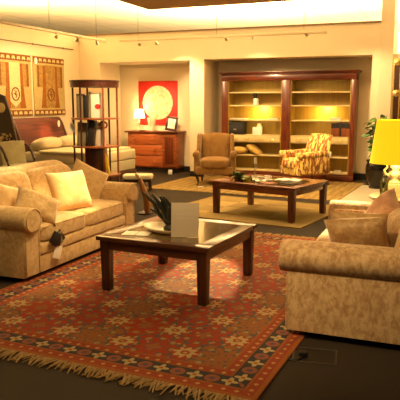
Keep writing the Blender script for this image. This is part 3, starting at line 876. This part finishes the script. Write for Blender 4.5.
t = thing('hanging_rail', 'thin dark hanging rail on the left wall above both robe hangings', 'rail', (-7.435, 7.6, 2.615))
MB().tube([(0, 0, 0), (0, 3.65, 0)], .011, 8).build('rod', 'rail', t)
for k in range(4): MB().box(-.014, .004, .3 + k * 1.0 - .012, .3 + k * 1.0 + .012, -.02, .02, .002).build('bracket', 'rail', t)
t = thing('price_tag', 'white oval tag pinned at the top corner of the gold robe hanging', 'tag', (-7.412, 9.93, 2.30))
o = MB().prism([(.045 * math.cos(2 * PI * i / 20), .06 * math.sin(2 * PI * i / 20)) for i in range(20)], -.003, .003, 'X').build('card', 'white', t, 0)
MB().tube([(0, 0, .055), (-.008, 0, .085)], .003, 5).build('pin', 'brass', t)

# ------------------------------------------------------------------ bed
t = thing('bed', 'sleigh bed with curved mahogany headboard and cream bedding by the left wall', 'bed', (-7.38, 9.0, 0))
BWd, BL = 1.5, 1.80    # width along +Y, length along +X
pf = [(.24, .28), (.20, .60), (.14, .88), (.05, 1.10), (-.02, 1.20), (.0, 1.225), (.045, 1.215), (.11, 1.12), (.20, .89), (.26, .60), (.30, .28)]
pf = [(a + .02, b) for a, b in pf]
MB().prism(pf, 0.02, BWd - .02, 'Y').build('headboard', 'bedwood', t, 50)
for yy in (0, BWd - .05):
    q = [(a - .012, b) for a, b in pf[:6]] + [(a + .014, b) for a, b in pf[6:]]
    q = [(.23, 0), *q, (.32, 0)]
    MB().prism(q, yy, yy + .05, 'Y', .006).build('headboard_post', 'etag', t, 50)
MB().box(.30, BL + .03, .04, BWd - .04, .13, .24, .01).build('bed_frame', 'etag', t)
for xx, yy in ((BL - .04, .08), (BL - .04, BWd - .12)): MB().box(xx, xx + .05, yy, yy + .05, 0, .14).build('leg', 'etag', t)
MB().box(.31, BL, .03, BWd - .03, .245, .44, .02, 3).build('box_spring', 'olivelin', t)
MB().box(.31, BL + .01, .02, BWd - .02, .44, .63, .035, 3).build('mattress', 'linen', t)
m = MB(); m.soft(BL - .62, BWd + .02, .07, .22, .2, 18, ((BL + .62) / 2 - .05, BWd / 2, .60)); m.build('bedspread', 'linen', t, 60)
bp = []
for k, yy in enumerate((9.0 + .40, 9.0 + 1.10)):
    o = MB().soft(.40, .66, .20, .55, .35, 16).build('bed_pillow', 'linen', None, 60)
    o.location = (-6.83, yy, .645); o.rotation_euler = (0, R(-12), R(3 - 6 * k))
    tag(o, ['cream bed pillow on the near half of the sleigh bed', 'cream bed pillow on the far half of the sleigh bed'][k], 'pillow', 'pillows on the sleigh bed')

t = thing('price_tag', 'white oval tag hanging on the far top corner of the sleigh headboard', 'tag', (-7.14, 10.22, 1.10), 0)
MB().prism([(.04 * math.cos(2 * PI * i / 20), .065 * math.sin(2 * PI * i / 20)) for i in range(20)], -.003, .003, 'X').build('card', 'white', t, 0)
MB().tube([(0, 0, .06), (-.06, 0, .10)], .003, 5).build('string', 'cord', t)

# olive chair in front of the bed
t = thing('upholstered_chair', 'olive beige upholstered chair with a dark curved wooden arm before the bed', 'chair', (-6.33, 8.30, 0), R(78))
MB().box(-.26, .26, 0, .50, .34, .48, .03, 3).build('seat', 'olive', t, 50)
pf = [(.45, .36), (.50, .86), (.57, .86), (.585, .82), (.55, .36)]
m = MB(); vs = []
b = MB().prism([(a, z) for a, z in pf], -.26, .26, 'X', .02); b.build('backrest', 'olive', t, 50)
for s in (-1, 1):
    MB().tube([(s * .275, .28, .47), (s * .285, .30, .56), (s * .285, .36, .68), (s * .28, .43, .76), (s * .27, .50, .80)], [.026, .026, .024, .022, .02], 8).build('armrest', 'walnutdark', t, 60)
    MB().tube([(s * .22, .05, .36), (s * .225, .03, 0)], [.024, .016], 8).build('leg', 'walnutdark', t)
    MB().tube([(s * .22, .48, .36), (s * .22, .56, 0)], [.024, .016], 8).build('leg', 'walnutdark', t)
# dark leaning panel at the left edge
t = thing('painted_screen', 'dark brown lacquer screen with cream scrollwork at the left photo edge', 'screen', (-7.05, 8.62, 0), 0)
MB().prism([(-.38, 0), (.20, 0), (.17, .8), (.06, 1.30), (-.05, 1.62), (-.38, 1.72)], -.02, .02, 'Y', .004).build('panel', 'screen', t)
MB().box(-.36, .12, -.026, -.019, .60, .98).build('painted_scene', 'scroll', t, 0)
MB().lathe([(.0, -.004), (.09, -.004), (.085, .006), (0, .008)], 24, (0, 0, 0), Matrix.Translation((-.13, -.018, 1.42)) @ Matrix.Rotation(R(90), 4, 'X'), cap=False).build('roundel', 'tapcream', t, 60)

# ------------------------------------------------------------------ round etagere
EX, EY, ER = -5.085, 8.25, .37
t = thing('display_stand', 'tall round mahogany display stand with open shelves behind the left sofa', 'stand', (EX, EY, 0), R(22))
MB().lathe([(ER - .01, 1.735), (ER, 1.74), (ER, 1.815), (ER + .012, 1.82), (ER + .012, 1.84), (ER - .01, 1.842)], 40).build('drum_top', 'etag', t, 40)
for k in range(6):
    a = R(60 * k); px, py = (ER - .03) * math.cos(a), (ER - .03) * math.sin(a)
    MB().lathe([(.016, 0), (.020, .05), (.016, .10), (.015, 1.0), (.016, 1.738)], 10, (px, py, 0)).build('post', 'cherry' if k in (0, 5) else 'etag', t, 60)
for z in (1.275, .845, .405):
    MB().lathe([(ER - .02, z - .025), (ER, z - .02), (ER, z - .003), (ER - .01, z)], 40).build('shelf', 'cherry', t, 40)
cb_ = MB().box(-.15, .15, -.15, .15, .406, .819, .006).build('cabinet_box', 'mahogz', t)
MB().box(-.13, .13, -.155, -.149, .43, .80, .004).build('cabinet_door', 'etag', cb_)
def at_e(px, py):   # local camera-facing coordinates on the stand
    c, s = math.cos(R(22)), math.sin(R(22)); return (EX + px * c - py * s, EY + px * s + py * c)
def ebook(name, label, cat, px, py, z, w, d, h, mat, rz=0, tilt=0, extra=None):
    x_, y_ = at_e(px, py)
    t = thing(name, label, cat, (x_, y_, z), 0, rot=(0, tilt, R(22) + rz))
    if mat is not None:
        MB().box(-w/2, -w/2 + .004, -d/2, d/2, 0, h).box(w/2 - .004, w/2, -d/2, d/2, 0, h).box(-w/2, w/2, -d/2, -d/2 + .005, 0, h, .002).build('cover', mat, t)
        MB().box(-w/2 + .004, w/2 - .004, -d/2 + .005, d/2 - .004, .004, h - .006).build('pages', 'page', t)
    return t
ebook('book', 'tall grey brown book on the top shelf of the round stand', 'book', -.205, -.06, 1.277, .10, .2, .36, 'greybook')
ebook('book', 'dark tall book beside the grey one on top shelf of the round stand', 'book', -.115, -.06, 1.277, .065, .2, .34, 'darkbook')
t = ebook('seal_card', 'cream folded card with a red seal on the top shelf of the round stand', 'card', .04, -.18, 1.277, 0, 0, 0, None, R(8))
MB().box(-.10, .10, -.004, .004, 0, .37, .002).build('card', 'white', t); MB().prism([(.045 * math.cos(2*PI*i/14) + .03, .17 + .04 * math.sin(2*PI*i/14)) for i in range(14)], -.008, -.003, 'Y').build('seal', 'red', t, 0)
MB().box(-.10, -.07, -.007, -.003, .0, .39).build('dark_edge', 'greybook', t)
ebook('book', 'grey brown book standing on the middle shelf of the round stand', 'book', -.20, -.06, .847, .13, .2, .36, 'greybook', 0, R(3))
ebook('book', 'black book leaning on the middle shelf of the round stand', 'book', -.06, -.12, .847, .10, .2, .40, 'darkbook', 0, R(6))
t = ebook('white_card', 'white open card on the middle shelf of the round stand', 'card', .11, -.18, .847, 0, 0, 0, None, R(-15))
MB().box(-.07, .07, -.003, .003, 0, .36, .001).build('card', 'white', t); MB().box(.0, .07, .003, .006, .0, .2).build('fold', 'page', t)
t = ebook('wreath', 'small twig wreath hung under the top shelf of the round stand', 'ornament', .15, -.20, 1.10, 0, 0, 0, None)
MB().tube([(.058 * math.cos(2 * PI * i / 24), 0, .07 + .048 * math.sin(2 * PI * i / 24)) for i in range(25)], .014, 7).build('ring', 'taprust', t, 60)
MB().tube([(0, 0, .118), (0, 0, .150)], .003, 6).build('string', 'cord', t)
ebook('booklet', 'yellow booklet leaning beside the box at the bottom of the round stand', 'booklet', .205, -.10, .407, .03, .16, .32, 'yellowbook', 0, R(-7))
x_, y_ = at_e(-.345, -.12)
t = thing('price_tag', 'white oval tag hanging from the left post of the round stand', 'tag', (x_, y_, 1.12), R(22))
MB().prism([(.05 * math.cos(2 * PI * i / 20), .075 * math.sin(2 * PI * i / 20)) for i in range(20)], -.003, .003, 'Y').build('card', 'white', t, 0)
MB().tube([(0, 0, .07), (.01, .06, .145)], .003, 5).build('string', 'cord', t)

# recessed lights of the high shop ceiling
for k, (px, py) in enumerate(((-2.79, 14.6), (-4.63, 15.2))):
    t = thing('ceiling_light', ['round recessed light in the high ceiling above the right half of the bookcase', 'round recessed light in the high ceiling above the left half of the bookcase'][k], 'light', (px, py, HC), 0, 'recessed lights in the high ceiling')
    MB().lathe([(.20, -.001), (.22, -.015), (.16, -.03), (.15, -.006)], 28, cap=False).build('rim', 'cream', t, 40); MB().lathe([(.155, -.008), (.001, -.007)], 28, cap=False).build('diffuser', 'bulbglow', t, 40)

# small bench and carved figure behind the sofa
t = thing('low_bench', 'low bench with cream padded top and dark legs right of the round stand', 'bench', (-4.92, 9.32, 0), R(22))
MB().soft(.52, .30, .09, .3, .1, 14, (0, 0, .20)).build('padded_top', 'linen', t, 60)
MB().box(-.23, .23, -.12, .12, .16, .21, .005).build('bench_frame', 'walnutdark', t)
for sx in (-1, 1):
    for sy in (-1, 1): MB().tube([(sx * .20, sy * .10, .17), (sx * .21, sy * .11, 0)], [.022, .016], 8).build('leg', 'walnutdark', t)
t = thing('carved_figure', 'slender curved wooden figure standing on the floor behind the square table', 'carving', (-3.78, 7.35, 0), R(22))
MB().lathe([(.10, 0), (.10, .02), (.05, .035)], 20).build('figure_base', 'walnutdark', t, 60)
MB().tube([(.03, 0, .02), (.035, 0, .10), (.02, 0, .22), (-.015, 0, .34), (-.055, 0, .44), (-.075, 0, .50)], [.040, .052, .050, .042, .032, .020], 12).build('figure_body', 'brownfig', t, 60)
MB().tube([(-.072, 0, .485), (-.10, -.005, .53), (-.105, -.02, .545), (-.085, -.06, .53)], [.022, .028, .026, .010], 10).build('figure_head', 'cream', t, 60)
t = thing('price_tag', 'white price tag lying on the mat by the wing armchair leg', 'tag', (-4.05, 10.06, .014), R(20))
MB().box(-.05, .05, -.035, .035, 0, .004, .001).build('card', 'white', t); MB().tube([(.05, 0, .003), (.09, .03, .003), (.10, .06, .004)], .002, 5).build('string', 'cord', t)
t = thing('price_tag', 'white price tag standing on the floor before the chest of drawers', 'tag', (-5.42, 11.72, 0), R(10), rot=(R(-10), 0, R(10)))
MB().box(-.045, .045, -.002, .002, 0, .10, .001).build('card', 'white', t); MB().tube([(0, 0, .098), (.02, .02, .13)], .002, 5).build('string', 'cord', t)

# ------------------------------------------------------------------ objects on the near table
t = thing('table_sign', 'cream upright notice card standing on the square glass coffee table', 'sign', (-1.855, 4.275, TZ), R(18), rot=(R(-8), 0, R(18)))
MB().box(-.108, .108, -.003, .003, 0, .27, .002).build('card', 'offwhite', t)
m = MB()
for k, (w_, z) in enumerate(((.10, .21), (.13, .175), (.14, .145))): m.box(-w_ / 2, w_ / 2, -.0045, -.0028, z, z + .004)
m.build('printed_lines', 'page', t, 0)
MB().prism([(.0, .0), (.07, .0), (.0, .16)], -.02, .02, 'X').build('easel', 'offwhite', t, 0)
t = thing('dish', 'long shallow cream dish on the square glass coffee table', 'dish', (-2.10, 4.42, TZ), R(-30))
MB().lathe([(.10, 0), (.15, .012), (.19, .04), (.185, .043), (.14, .018), (.06, .010), (0, .009)], 28, mat=Matrix.Diagonal((1.2, .75, 1, 1)), cap=False).build('bowl', 'cream', t, 60)
t = thing('leaf_sculpture', 'dark bronze leafy sprig standing in the dish on the square table', 'plant', (-2.06, 4.44, TZ + .012), R(22))
m = MB()
m.lathe([(.05, 0), (.055, .02), (.03, .05)], 14)
m.build('stump', 'leafdark', t, 60)
for k, (dx_, dy_, L, wd) in enumerate(((-.62, .0, .33, .045), (-.42, .05, .29, .055), (-.22, -.05, .26, .06), (-.04, .05, .25, .06), (.10, .0, .21, .055), (-.95, .05, .20, .04), (-.30, .2, .25, .05), (-.10, .2, .23, .05), (-.50, -.12, .22, .05))):
    base = Vector((.01 * (k % 3) - .01, 0, .03)); v = Vector((dx_, dy_, 1)).normalized()
    side = Vector((.05 * (1 if k % 2 else -1), 0, 0))
    m = MB().tube([base, base + v * L * .35 + side * .3, base + v * L * .7, base + v * L + Vector((-.03, 0, .0))], [.014, wd * .62, wd * .60, .012], 8, .6)
    m.build('frond', 'leafdark', t, 60)
t = thing('leaflet', 'pale leaflet lying near the left corner of the square coffee table', 'leaflet', (-2.27, 4.27, TZ), R(12))
MB().box(-.11, .11, -.075, .075, 0, .002).build('page', 'page', t, 0); MB().box(-.002, .002, -.075, .075, .002, .004).build('fold', 'greybook', t, 0)

# ------------------------------------------------------------------ objects on the far table
def t2(px, py):   # table-local to world
    c, s = math.cos(R(-16)), math.sin(R(-16)); return (T2[0] + px * c - py * s, T2[1] + px * s + py * c)
t = thing('flower_arrangement', 'low arrangement of brown and cream leaves on the far coffee table', 'flowers', (-2.60, 7.83, TZ))
MB().lathe([(.05, 0), (.075, .02), (.08, .05), (.07, .055), (.05, .03)], 16).build('bowl', 'walnutdark', t, 60)
m = MB(); m2 = MB()
for k in range(34):
    a = random.uniform(0, 2 * PI); e = random.uniform(.05, 1.3)
    (m if k % 3 else m2).leaf((0, 0, .045), (math.cos(a), math.sin(a), e), random.uniform(.09, .17), .05, .25, random.uniform(-1, 1))
m.build('leaves', 'leaf', t, 60); m2.build('blossom', 'lime', t, 60)
t = thing('candlestick', 'tall glass candlestick on the far coffee table', 'candlestick', (-2.405, 7.96, TZ))
MB().lathe([(.06, 0), (.06, .012), (.02, .025), (.016, .05), (.028, .07), (.016, .09), (.014, .16), (.026, .18), (.030, .21), (.028, .225)], 18).build('stem', 'clearglass', t, 60)
MB().lathe([(.018, .22), (.018, .30), (.004, .302)], 12).build('candle', 'white', t, 60)
for k, (px, py, lb) in enumerate(((-2.28, 7.80, 'cream cup on a saucer by the candlestick on the far table'), (-2.23, 7.96, 'cream cup further back beside the candlestick on the far table'))):
    t = thing('cup', lb, 'cup', (px, py, TZ), R(40 * k), 'cups on the far coffee table')
    MB().lathe([(.045, 0), (.075, .012), (.072, .014), (.03, .006)], 20).build('saucer', 'white', t, 60)
    MB().lathe([(.022, .012), (.034, .03), (.042, .07), (.039, .07), (.030, .03), (.0, .022)], 18, cap=False).build('bowl', 'white', t, 60)
    MB().tube([(.038, 0, .06), (.062, 0, .055), (.06, 0, .035), (.034, 0, .03)], .005, 6).build('handle', 'white', t, 60)
# open magazine
t = thing('magazine', 'open white magazine lying on the far coffee table', 'magazine', (-1.98, 8.09, TZ), R(-5))
for s in (-1, 1):
    vs, fs = [], []
    for i in range(9):
        u = i / 8; vs += [(s * u * .17, -.11, .004 + .014 * math.sin(PI * min(1, u * 1.2)) * (1 - u * .6)), (s * u * .17, .11, .004 + .014 * math.sin(PI * min(1, u * 1.2)) * (1 - u * .6))]
    for i in range(8): q = (2 * i, 2 * i + 1, 2 * i + 3, 2 * i + 2); fs.append(q if s < 0 else q[::-1])
    MB().raw(vs, fs).build('page', 'white', t, 60)
MB().box(-.172, .172, -.112, .112, 0, .003).build('cover', 'page', t, 0)
flatbook('book', 'red book lying on the front edge of the far coffee table', 'book', (-2.11, 7.58, TZ), .20, .15, .02, R(-25), 'redbook')
flatbook('book', 'black book lying between red book and white magazine on the far table', 'book', (-1.86, 7.78, TZ), .26, .19, .022, R(-30), 'darkbook')

# ------------------------------------------------------------------ right side: plant, side table, lamp, mirror
t = thing('potted_plant', 'leafy green plant in a black glazed urn before the right pier', 'plant', (-1.12, 11.16, .004))
MB().lathe([(.13, 0), (.14, .02), (.12, .04), (.17, .14), (.205, .30), (.20, .40), (.175, .46), (.20, .49), (.195, .50), (.165, .47), (.15, .44)], 28).build('pot', 'blackgloss', t, 60)
MB().lathe([(.165, .44), (.0, .45)], 20, cap=False).build('soil', 'soil', t)
m = MB(); st = MB(); rr = random.Random(3)
for k in range(16):
    a = 2 * PI * k / 16 + rr.uniform(-.2, .2); sp = rr.uniform(.04, .24); hh = rr.uniform(.30, .85)
    p0 = Vector((.04 * math.cos(a), .04 * math.sin(a), .44)); p2 = Vector((sp * math.cos(a), min(.2, sp * math.sin(a)), .44 + hh)); p1 = p0.lerp(p2, .5) + Vector((0, 0, .08))
    st.tube([p0, p1, p2], [.010, .008, .004], 6)
    for j in range(13):
        q = p1.lerp(p2, j / 12) if j % 3 else p0.lerp(p1, .4 + .05 * j)
        b_ = rr.uniform(0, 2 * PI); v = Vector((math.cos(b_), math.sin(b_) * .8 - .1, rr.uniform(-.1, .8)))
        m.leaf(q, v, rr.uniform(.12, .20), rr.uniform(.065, .10), rr.uniform(.2, .7), rr.uniform(-1, 1), 5)
m.build('foliage', 'leaf', t, 60); st.build('stems', 'leafdark', t, 60)
t = thing('side_table', 'pale side table holding the yellow lamp beyond the right sofa', 'table', (-.42, 6.25, 0), 0)
MB().lathe([(.26, .565), (.275, .575), (.275, .59), (.26, .598)], 36).build('table_top', 'cream', t, 40)
MB().lathe([(.04, .10), (.05, .15), (.03, .25), (.045, .42), (.03, .50), (.09, .566)], 18).build('pedestal', 'cream', t, 60)
for k in range(3):
    a = R(90 + 120 * k); MB().tube([(0, 0, .16), (.12 * math.cos(a), .12 * math.sin(a), .10), (.21 * math.cos(a), .21 * math.sin(a), .015)], [.03, .024, .018], 8).build('leg', 'cream', t, 60)
ST = .599
t = thing('table_lamp', 'big table lamp with yellow shade and carved white base at right', 'lamp', (-.450, 6.20, ST))
MB().box(-.070, .070, -.070, .070, 0, .035, .006).box(-.060, .060, -.060, .060, .035, .125, .008).build('plinth', 'crystal', t)
MB().lathe([(.045, .12), (.058, .135), (.035, .16), (.030, .175), (.058, .205), (.062, .22), (.036, .245), (.030, .26), (.052, .285), (.046, .31), (.016, .33), (.012, .40)], 24, wob=lambda a, z: 1 + .10 * math.cos(6 * a + 30 * z)).build('carved_body', 'crystal', t, 60)
for q in (-1, 1): MB().tube([(q * .04, 0, .19), (q * .09, 0, .215), (q * .105, -.01, .25), (q * .075, -.01, .285), (q * .085, -.01, .315)], [.010, .011, .010, .010, .006], 8).build('scroll_handle', 'crystal', t, 60)
MB().lathe([(.250, .325), (.246, .328), (.195, .735), (.197, .740)], 40, cap=False).build('lamp_shade', 'yshade', t, 60)
MB().lathe([(.02, .40), (.035, .46), (.025, .52), (.006, .535)], 12).build('bulb', 'bulbglow', t, 60)
MB().tube([(0, 0, .53), (0, 0, .76)], .004, 6).build('finial', 'brass', t)
light('bulb_light', 'POINT', (-.435, 6.20, ST + .60), None, 6, (1, .72, .25), t, .06)
light('bulb_light', 'POINT', (-.435, 6.05, ST + .345), None, 4, (1, .72, .25), t, .06)
placed(MB().lathe([(.035, 0), (.038, .01), (.038, .13), (.018, .17), (.016, .22), (.020, .225), (.012, .22), (.014, .17), (.032, .12), (.03, .01)], 18), 'bottle', 'greenglass', 'green glass bottle beside the yellow lamp base', 'bottle', (-.555, 6.24, ST), smooth=60)
t = thing('wall_mirror', 'tall mirror in a dark gilded frame at the right photo edge', 'mirror', (-.95, 11.497, 1.02))
mw, mh, fb = .95, 1.25, .13
m = MB()
for a in ((0, mw, 0, fb), (0, mw, mh - fb, mh), (0, fb, fb, mh - fb), (mw - fb, mw, fb, mh - fb)): m.box(a[0], a[1], -.05, 0, a[2], a[3], .008)
fr = m.build('frame', 'walnutdark', t)
m = MB()
for a in ((-.008, mw + .008, -.008, .02), (-.008, mw + .008, mh - .02, mh + .008), (-.008, .022, 0, mh), (mw - .022, mw + .008, 0, mh), (fb - .02, mw - fb + .02, fb - .02, fb), (fb - .02, fb, fb, mh - fb), (mw - fb, mw - fb + .02, fb, mh - fb), (fb - .02, mw - fb + .02, mh - fb, mh - fb + .02)):
    m.box(a[0], a[1], -.06, -.04, a[2], a[3], .005)
m.build('gilt_moulding', 'gilt', fr)
for cx in (fb / 2, mw - fb / 2):
    for cz in (fb / 2, mh - fb / 2, mh * .52):
        MB().lathe([(.058, 0), (.06, .012), (.035, .02), (.025, .034), (0, .036)], 20, (0, 0, 0), Matrix.Translation((cx, -.048, cz)) @ Matrix.Rotation(R(90), 4, 'X'), cap=False, wob=lambda a, z: 1 + .10 * math.cos(8 * a)).build('rosette', 'gilt', fr, 60)
MB().box(fb, mw - fb, -.02, -.012, fb, mh - fb).build('mirror_glass', 'mirror', t, 0)

# ------------------------------------------------------------------ tags, cable and floor box
t = thing('price_tag', 'white price tag hanging from the front of the left sofa', 'tag', (-3.135, 4.40, .20), R(80), rot=(0, R(20), R(80)))
MB().box(-.045, .045, -.002, .002, -.06, .06, .001).build('card', 'white', t); MB().tube([(0, 0, .058), (-.01, .0, .12), (-.03, .005, .17)], .002, 5).build('string', 'cord', t)
t = thing('fabric_swatch', 'dark ring of fabric swatches hanging at the left sofa seat edge', 'swatches', (-3.14, 4.40, .37), R(80))
for k in range(4):
    MB().box(-.05, .05, -.004, .004, -.11, .0, .001, mat=Matrix.Translation((0, -.006 * k, 0)) @ Matrix.Rotation(R(-35 + 24 * k), 4, 'Y')).build('swatch', ['darkbook', 'greybook', 'footdark', 'darkbook'][k], t)
MB().tube([(.02 * math.cos(2*PI*i/12), -.012, .02 * math.sin(2*PI*i/12)) for i in range(13)], .003, 5).build('ring', 'metal', t)
t = thing('floor_box', 'flat metal rimmed floor outlet in the dark carpet by the right sofa', 'outlet', (-.66, 3.47, 0), R(8))
m = MB()
for a in ((-.13, .13, -.11, -.10), (-.13, .13, .10, .11), (-.13, -.12, -.10, .10), (.12, .13, -.10, .10)): m.box(*a, 0, .006)
m.build('rim', 'boxrim', t); MB().box(-.12, .12, -.10, .10, 0, .003).build('lid', 'black', t)
pts = [(-.72, 3.44, .012), (-.74, 3.37, .006), (-.80, 3.36, .006), (-.85, 3.42, .008), (-.855, 3.54, .008), (-.82, 3.66, .008), (-.77, 3.74, .008), (-.60, 3.80, .008), (-.4, 3.84, .008)]
sm = []
for i in range(len(pts) - 1):
    p = [Vector(pts[max(0, min(len(pts) - 1, i + k))]) for k in (-1, 0, 1, 2)]
    for s_ in range(6):
        u = s_ / 6; sm.append(.5 * ((2 * p[1]) + (-p[0] + p[2]) * u + (2 * p[0] - 5 * p[1] + 4 * p[2] - p[3]) * u * u + (-p[0] + 3 * p[1] - 3 * p[2] + p[3]) * u ** 3))
t = thing('power_cable', 'black power cable looping from the floor outlet under the right sofa', 'cable', (0, 0, 0))
MB().tube(sm, .006, 7).build('cord', 'cord', t, 60)
MB().box(-.745, -.70, 3.42, 3.46, .006, .03, .004).build('plug', 'cord', t)

# ------------------------------------------------------------------ track lighting
def track(label, a, b, heads, cables):
    """a,b ends; heads: list of (fraction, target, energy, spot angle)"""
    a, b = Vector(a), Vector(b); t = thing('light_track', label, 'light track', a)
    d = b - a; ang = math.atan2(d.y, d.x)
    MB().box(0, d.length, -.02, .02, -.018, .018, .003, mat=Matrix.Rotation(ang, 4, 'Z')).build('rail', 'trackrail', t)
    for c in cables:
        p = d * c; MB().tube([p + Vector((0, 0, .014)), p + Vector((0, 0, HC - a.z))], .004, 6).build('cable', 'rail', t)
    return a, d
def head(label, pos, target, energy, spot, glow=True, size=.05, col=(1, .70, .34)):
    pos = Vector(pos); dr = (Vector(target) - pos).normalized()
    t = thing('track_spotlight', label, 'spotlight', pos, 0, 'spotlights on the ceiling tracks')
    MB().box(-.03, .03, -.016, .016, -.016, -.004, .003).tube([(0, 0, -.01), (0, 0, -.03)], .008, 8).build('mount', 'metal', t)
    q = dr.to_track_quat('Z', 'Y').to_matrix().to_4x4()
    mt = Matrix.Translation((0, 0, -.045)) @ q @ Matrix.Scale(.72, 4)
    MB().lathe([(.012, -.05), (.030, -.045), (.034, .0), (.048, .05), (.045, .052), (.036, .03)], 16, (0, 0, 0), mt).build('lamp_head', 'metal', t, 60)
    MB().lathe([(.0, .031), (.034, .031)], 14, (0, 0, 0), mt, cap=False).build('lens', 'bulbglow' if glow else 'cream', t)
    light('beam', 'SPOT', pos + Vector((0, 0, -.045)) + dr * .06, target, energy, col, t, size, spot, .7)
a1, b1 = (-6.0, 5.0, 2.64), (-6.0, 10.15, 2.64)
track('long suspended light track running along the left side under the ceiling', a1, b1, [], (.22, .43, .665, .94))
a2, b2 = (-5.86, 10.45, 2.66), (-1.95, 10.45, 2.72)
track('light track running across the room before the bookcase wall', a2, b2, [], (.1, .5, .9))
head('lit spotlight on the left track, nearest to the photo edge', (-6.0, 8.62, 2.626), (-7.42, 9.5, 1.7), 150, 66)
head('lit spotlight on the left track, second from the photo edge', (-6.0, 9.22, 2.626), (-7.15, 9.85, .92), 700, 13, col=(1, .52, .22))
head('unlit-looking spotlight on the left track, third from the photo edge', (-6.0, 9.85, 2.626), (-6.15, 11.95, .50), 520, 22, False, col=(1, .56, .22))
head('spotlight at the left end of the cross track, above the chest', (-5.45, 10.45, 2.645), (-5.98, 12.3, 1.30), 330, 34, False)
head('spotlight on the cross track, second from its left end', (-5.10, 10.45, 2.65), (-4.9, 11.9, 1.5), 190, 62, False)
head('spotlight on the cross track above the wing armchair', (-3.73, 10.45, 2.67), (-3.2, 11.9, 1.4), 150, 66, False)
head('lit spotlight on the cross track, left of the striped chair', (-3.23, 10.45, 2.68), (-2.5, 11.2, .65), 260, 40)
head('spotlight at the right end of the cross track', (-2.30, 10.45, 2.69), (-1.15, 11.5, 1.4), 170, 70, False)

# ------------------------------------------------------------------ lights of the showroom, with added unseen ones
WARM = (1, .68, .30)
UPLIGHT_COL = (1, .74, .42)
light('added_uplight', 'AREA', (-4.6, 14.5, 2.2), (-4.4, 14.9, 4), 2200, UPLIGHT_COL, None, 4, sy=1)  # uplights are added to brighten the high ceiling, no such fixtures
light('added_uplight', 'AREA', (.6, 13.8, 2.2), (.6, 14.2, 4), 1500, UPLIGHT_COL, None, 4, sy=1)
light('added_uplight', 'AREA', (-9.6, 11.5, 2.2), (-9.2, 11.6, 4), 900, WARM, None, 2, sy=2)
light('added_uplight', 'AREA', (-8.6, 8.0, 2.6), (-8.4, 8.2, 4), 260, WARM, None, 1, sy=3)
light('added_uplight', 'AREA', (-2.0, 8.6, 3.0), (-2.0, 8.6, 4), 170, UPLIGHT_COL, None, 2, sy=1)
light('added_uplight', 'AREA', (.8, 19, 1.6), (.8, 23, 2.5), 900, UPLIGHT_COL, None, 3)  # added to brighten the far wall
def aim_spot(loc, target, energy, ang, blend=.7, size=.05, col=WARM): light('unseen_spot', 'SPOT', loc, target, energy, col, None, size, ang, blend)  # spots without fixtures, some added only to brighten a piece
aim_spot((-3.6, 7.3, 2.75), (-3.40, 4.92, .66), 650, 15, .8)    # pale cushion, left sofa
aim_spot((-4.4, 7.3, 2.75), (-3.75, 4.70, .80), 800, 12, .8)    # backrest, left sofa
aim_spot((-3.0, 10.4, 2.72), (-1.88, 4.66, 0), 5200, 7, .5, .03)   # bright patch on the rug
aim_spot((-1.0, 8.2, 2.8), (-.82, 5.48, .62), 4200, 9, .6)      # far arm, right sofa
aim_spot((-3.6, 7.6, 2.8), (-2.3, 8.2, .2), 230, 64, .8)        # far table, jute rug
aim_spot((-2.2, 8.9, 2.8), (-1.7, 10.6, 0), 220, 60, .8)        # mat, stone
aim_spot((-1.7, 5.3, 2.56), (-3.40, 5.02, .62), 800, 15, .8)     # pale cushion, from the front
aim_spot((-1.9, 4.2, 2.56), (-3.3, 4.7, .4), 210, 62, .9, .1)    # left sofa, from the front
aim_spot((-3.6, 6.9, 2.7), (-5.1, 8.2, 1.2), 330, 34, .8, .05)   # added to brighten the round stand, no fixture there
aim_spot((-1.5, 2.2, 2.56), (-.5, 4.0, .5), 190, 50, .9, .1)
aim_spot((-1.5, 2.8, 2.56), (-1.9, 4.4, .55), 90, 30, .9, .1)     # added front fill for the notice card     # right sofa
aim_spot((-2.6, 10.0, 2.8), (-.45, 6.2, .7), 200, 16, .7)       # added to lift the dark carved lamp base
light('ceiling_fill', 'AREA', (-2.2, 3.6, 2.58), (-2.2, 4.4, 0), 30, WARM, None, 2.6)
light('ceiling_fill', 'AREA', (-4.6, 9.3, 2.85), (-4.6, 9.5, 0), 52, WARM, None, 3.0)
light('ceiling_fill', 'AREA', (-3.6, 8.2, 2.85), (-4.6, 11.5, 1.9), 26, WARM, None, 2.0)
light('ceiling_fill', 'AREA', (-.9, 2.4, 2.58), (-.7, 3.7, .3), 22, WARM, None, 1.2)

w = bpy.data.worlds.new('showroom ambience'); bpy.context.scene.world = w; w.use_nodes = True
w.node_tree.nodes['Background'].inputs[0].default_value = (1, .66, .32, 1); w.node_tree.nodes['Background'].inputs[1].default_value = .07

# ------------------------------------------------------------------ camera
cam = bpy.data.cameras.new('camera'); co = bpy.data.objects.new('camera', cam); C.objects.link(co)
cam.sensor_width = 36; cam.lens = 610 / 400 * 36; cam.clip_end = 100
co.location = (0, 0, 1.5); co.rotation_euler = (R(90) - math.atan(97 / 610), 0, R(22))
sc = bpy.context.scene; sc.camera = co
sc.view_settings.view_transform = 'Standard'; sc.view_settings.look = 'None'; sc.view_settings.exposure = 0
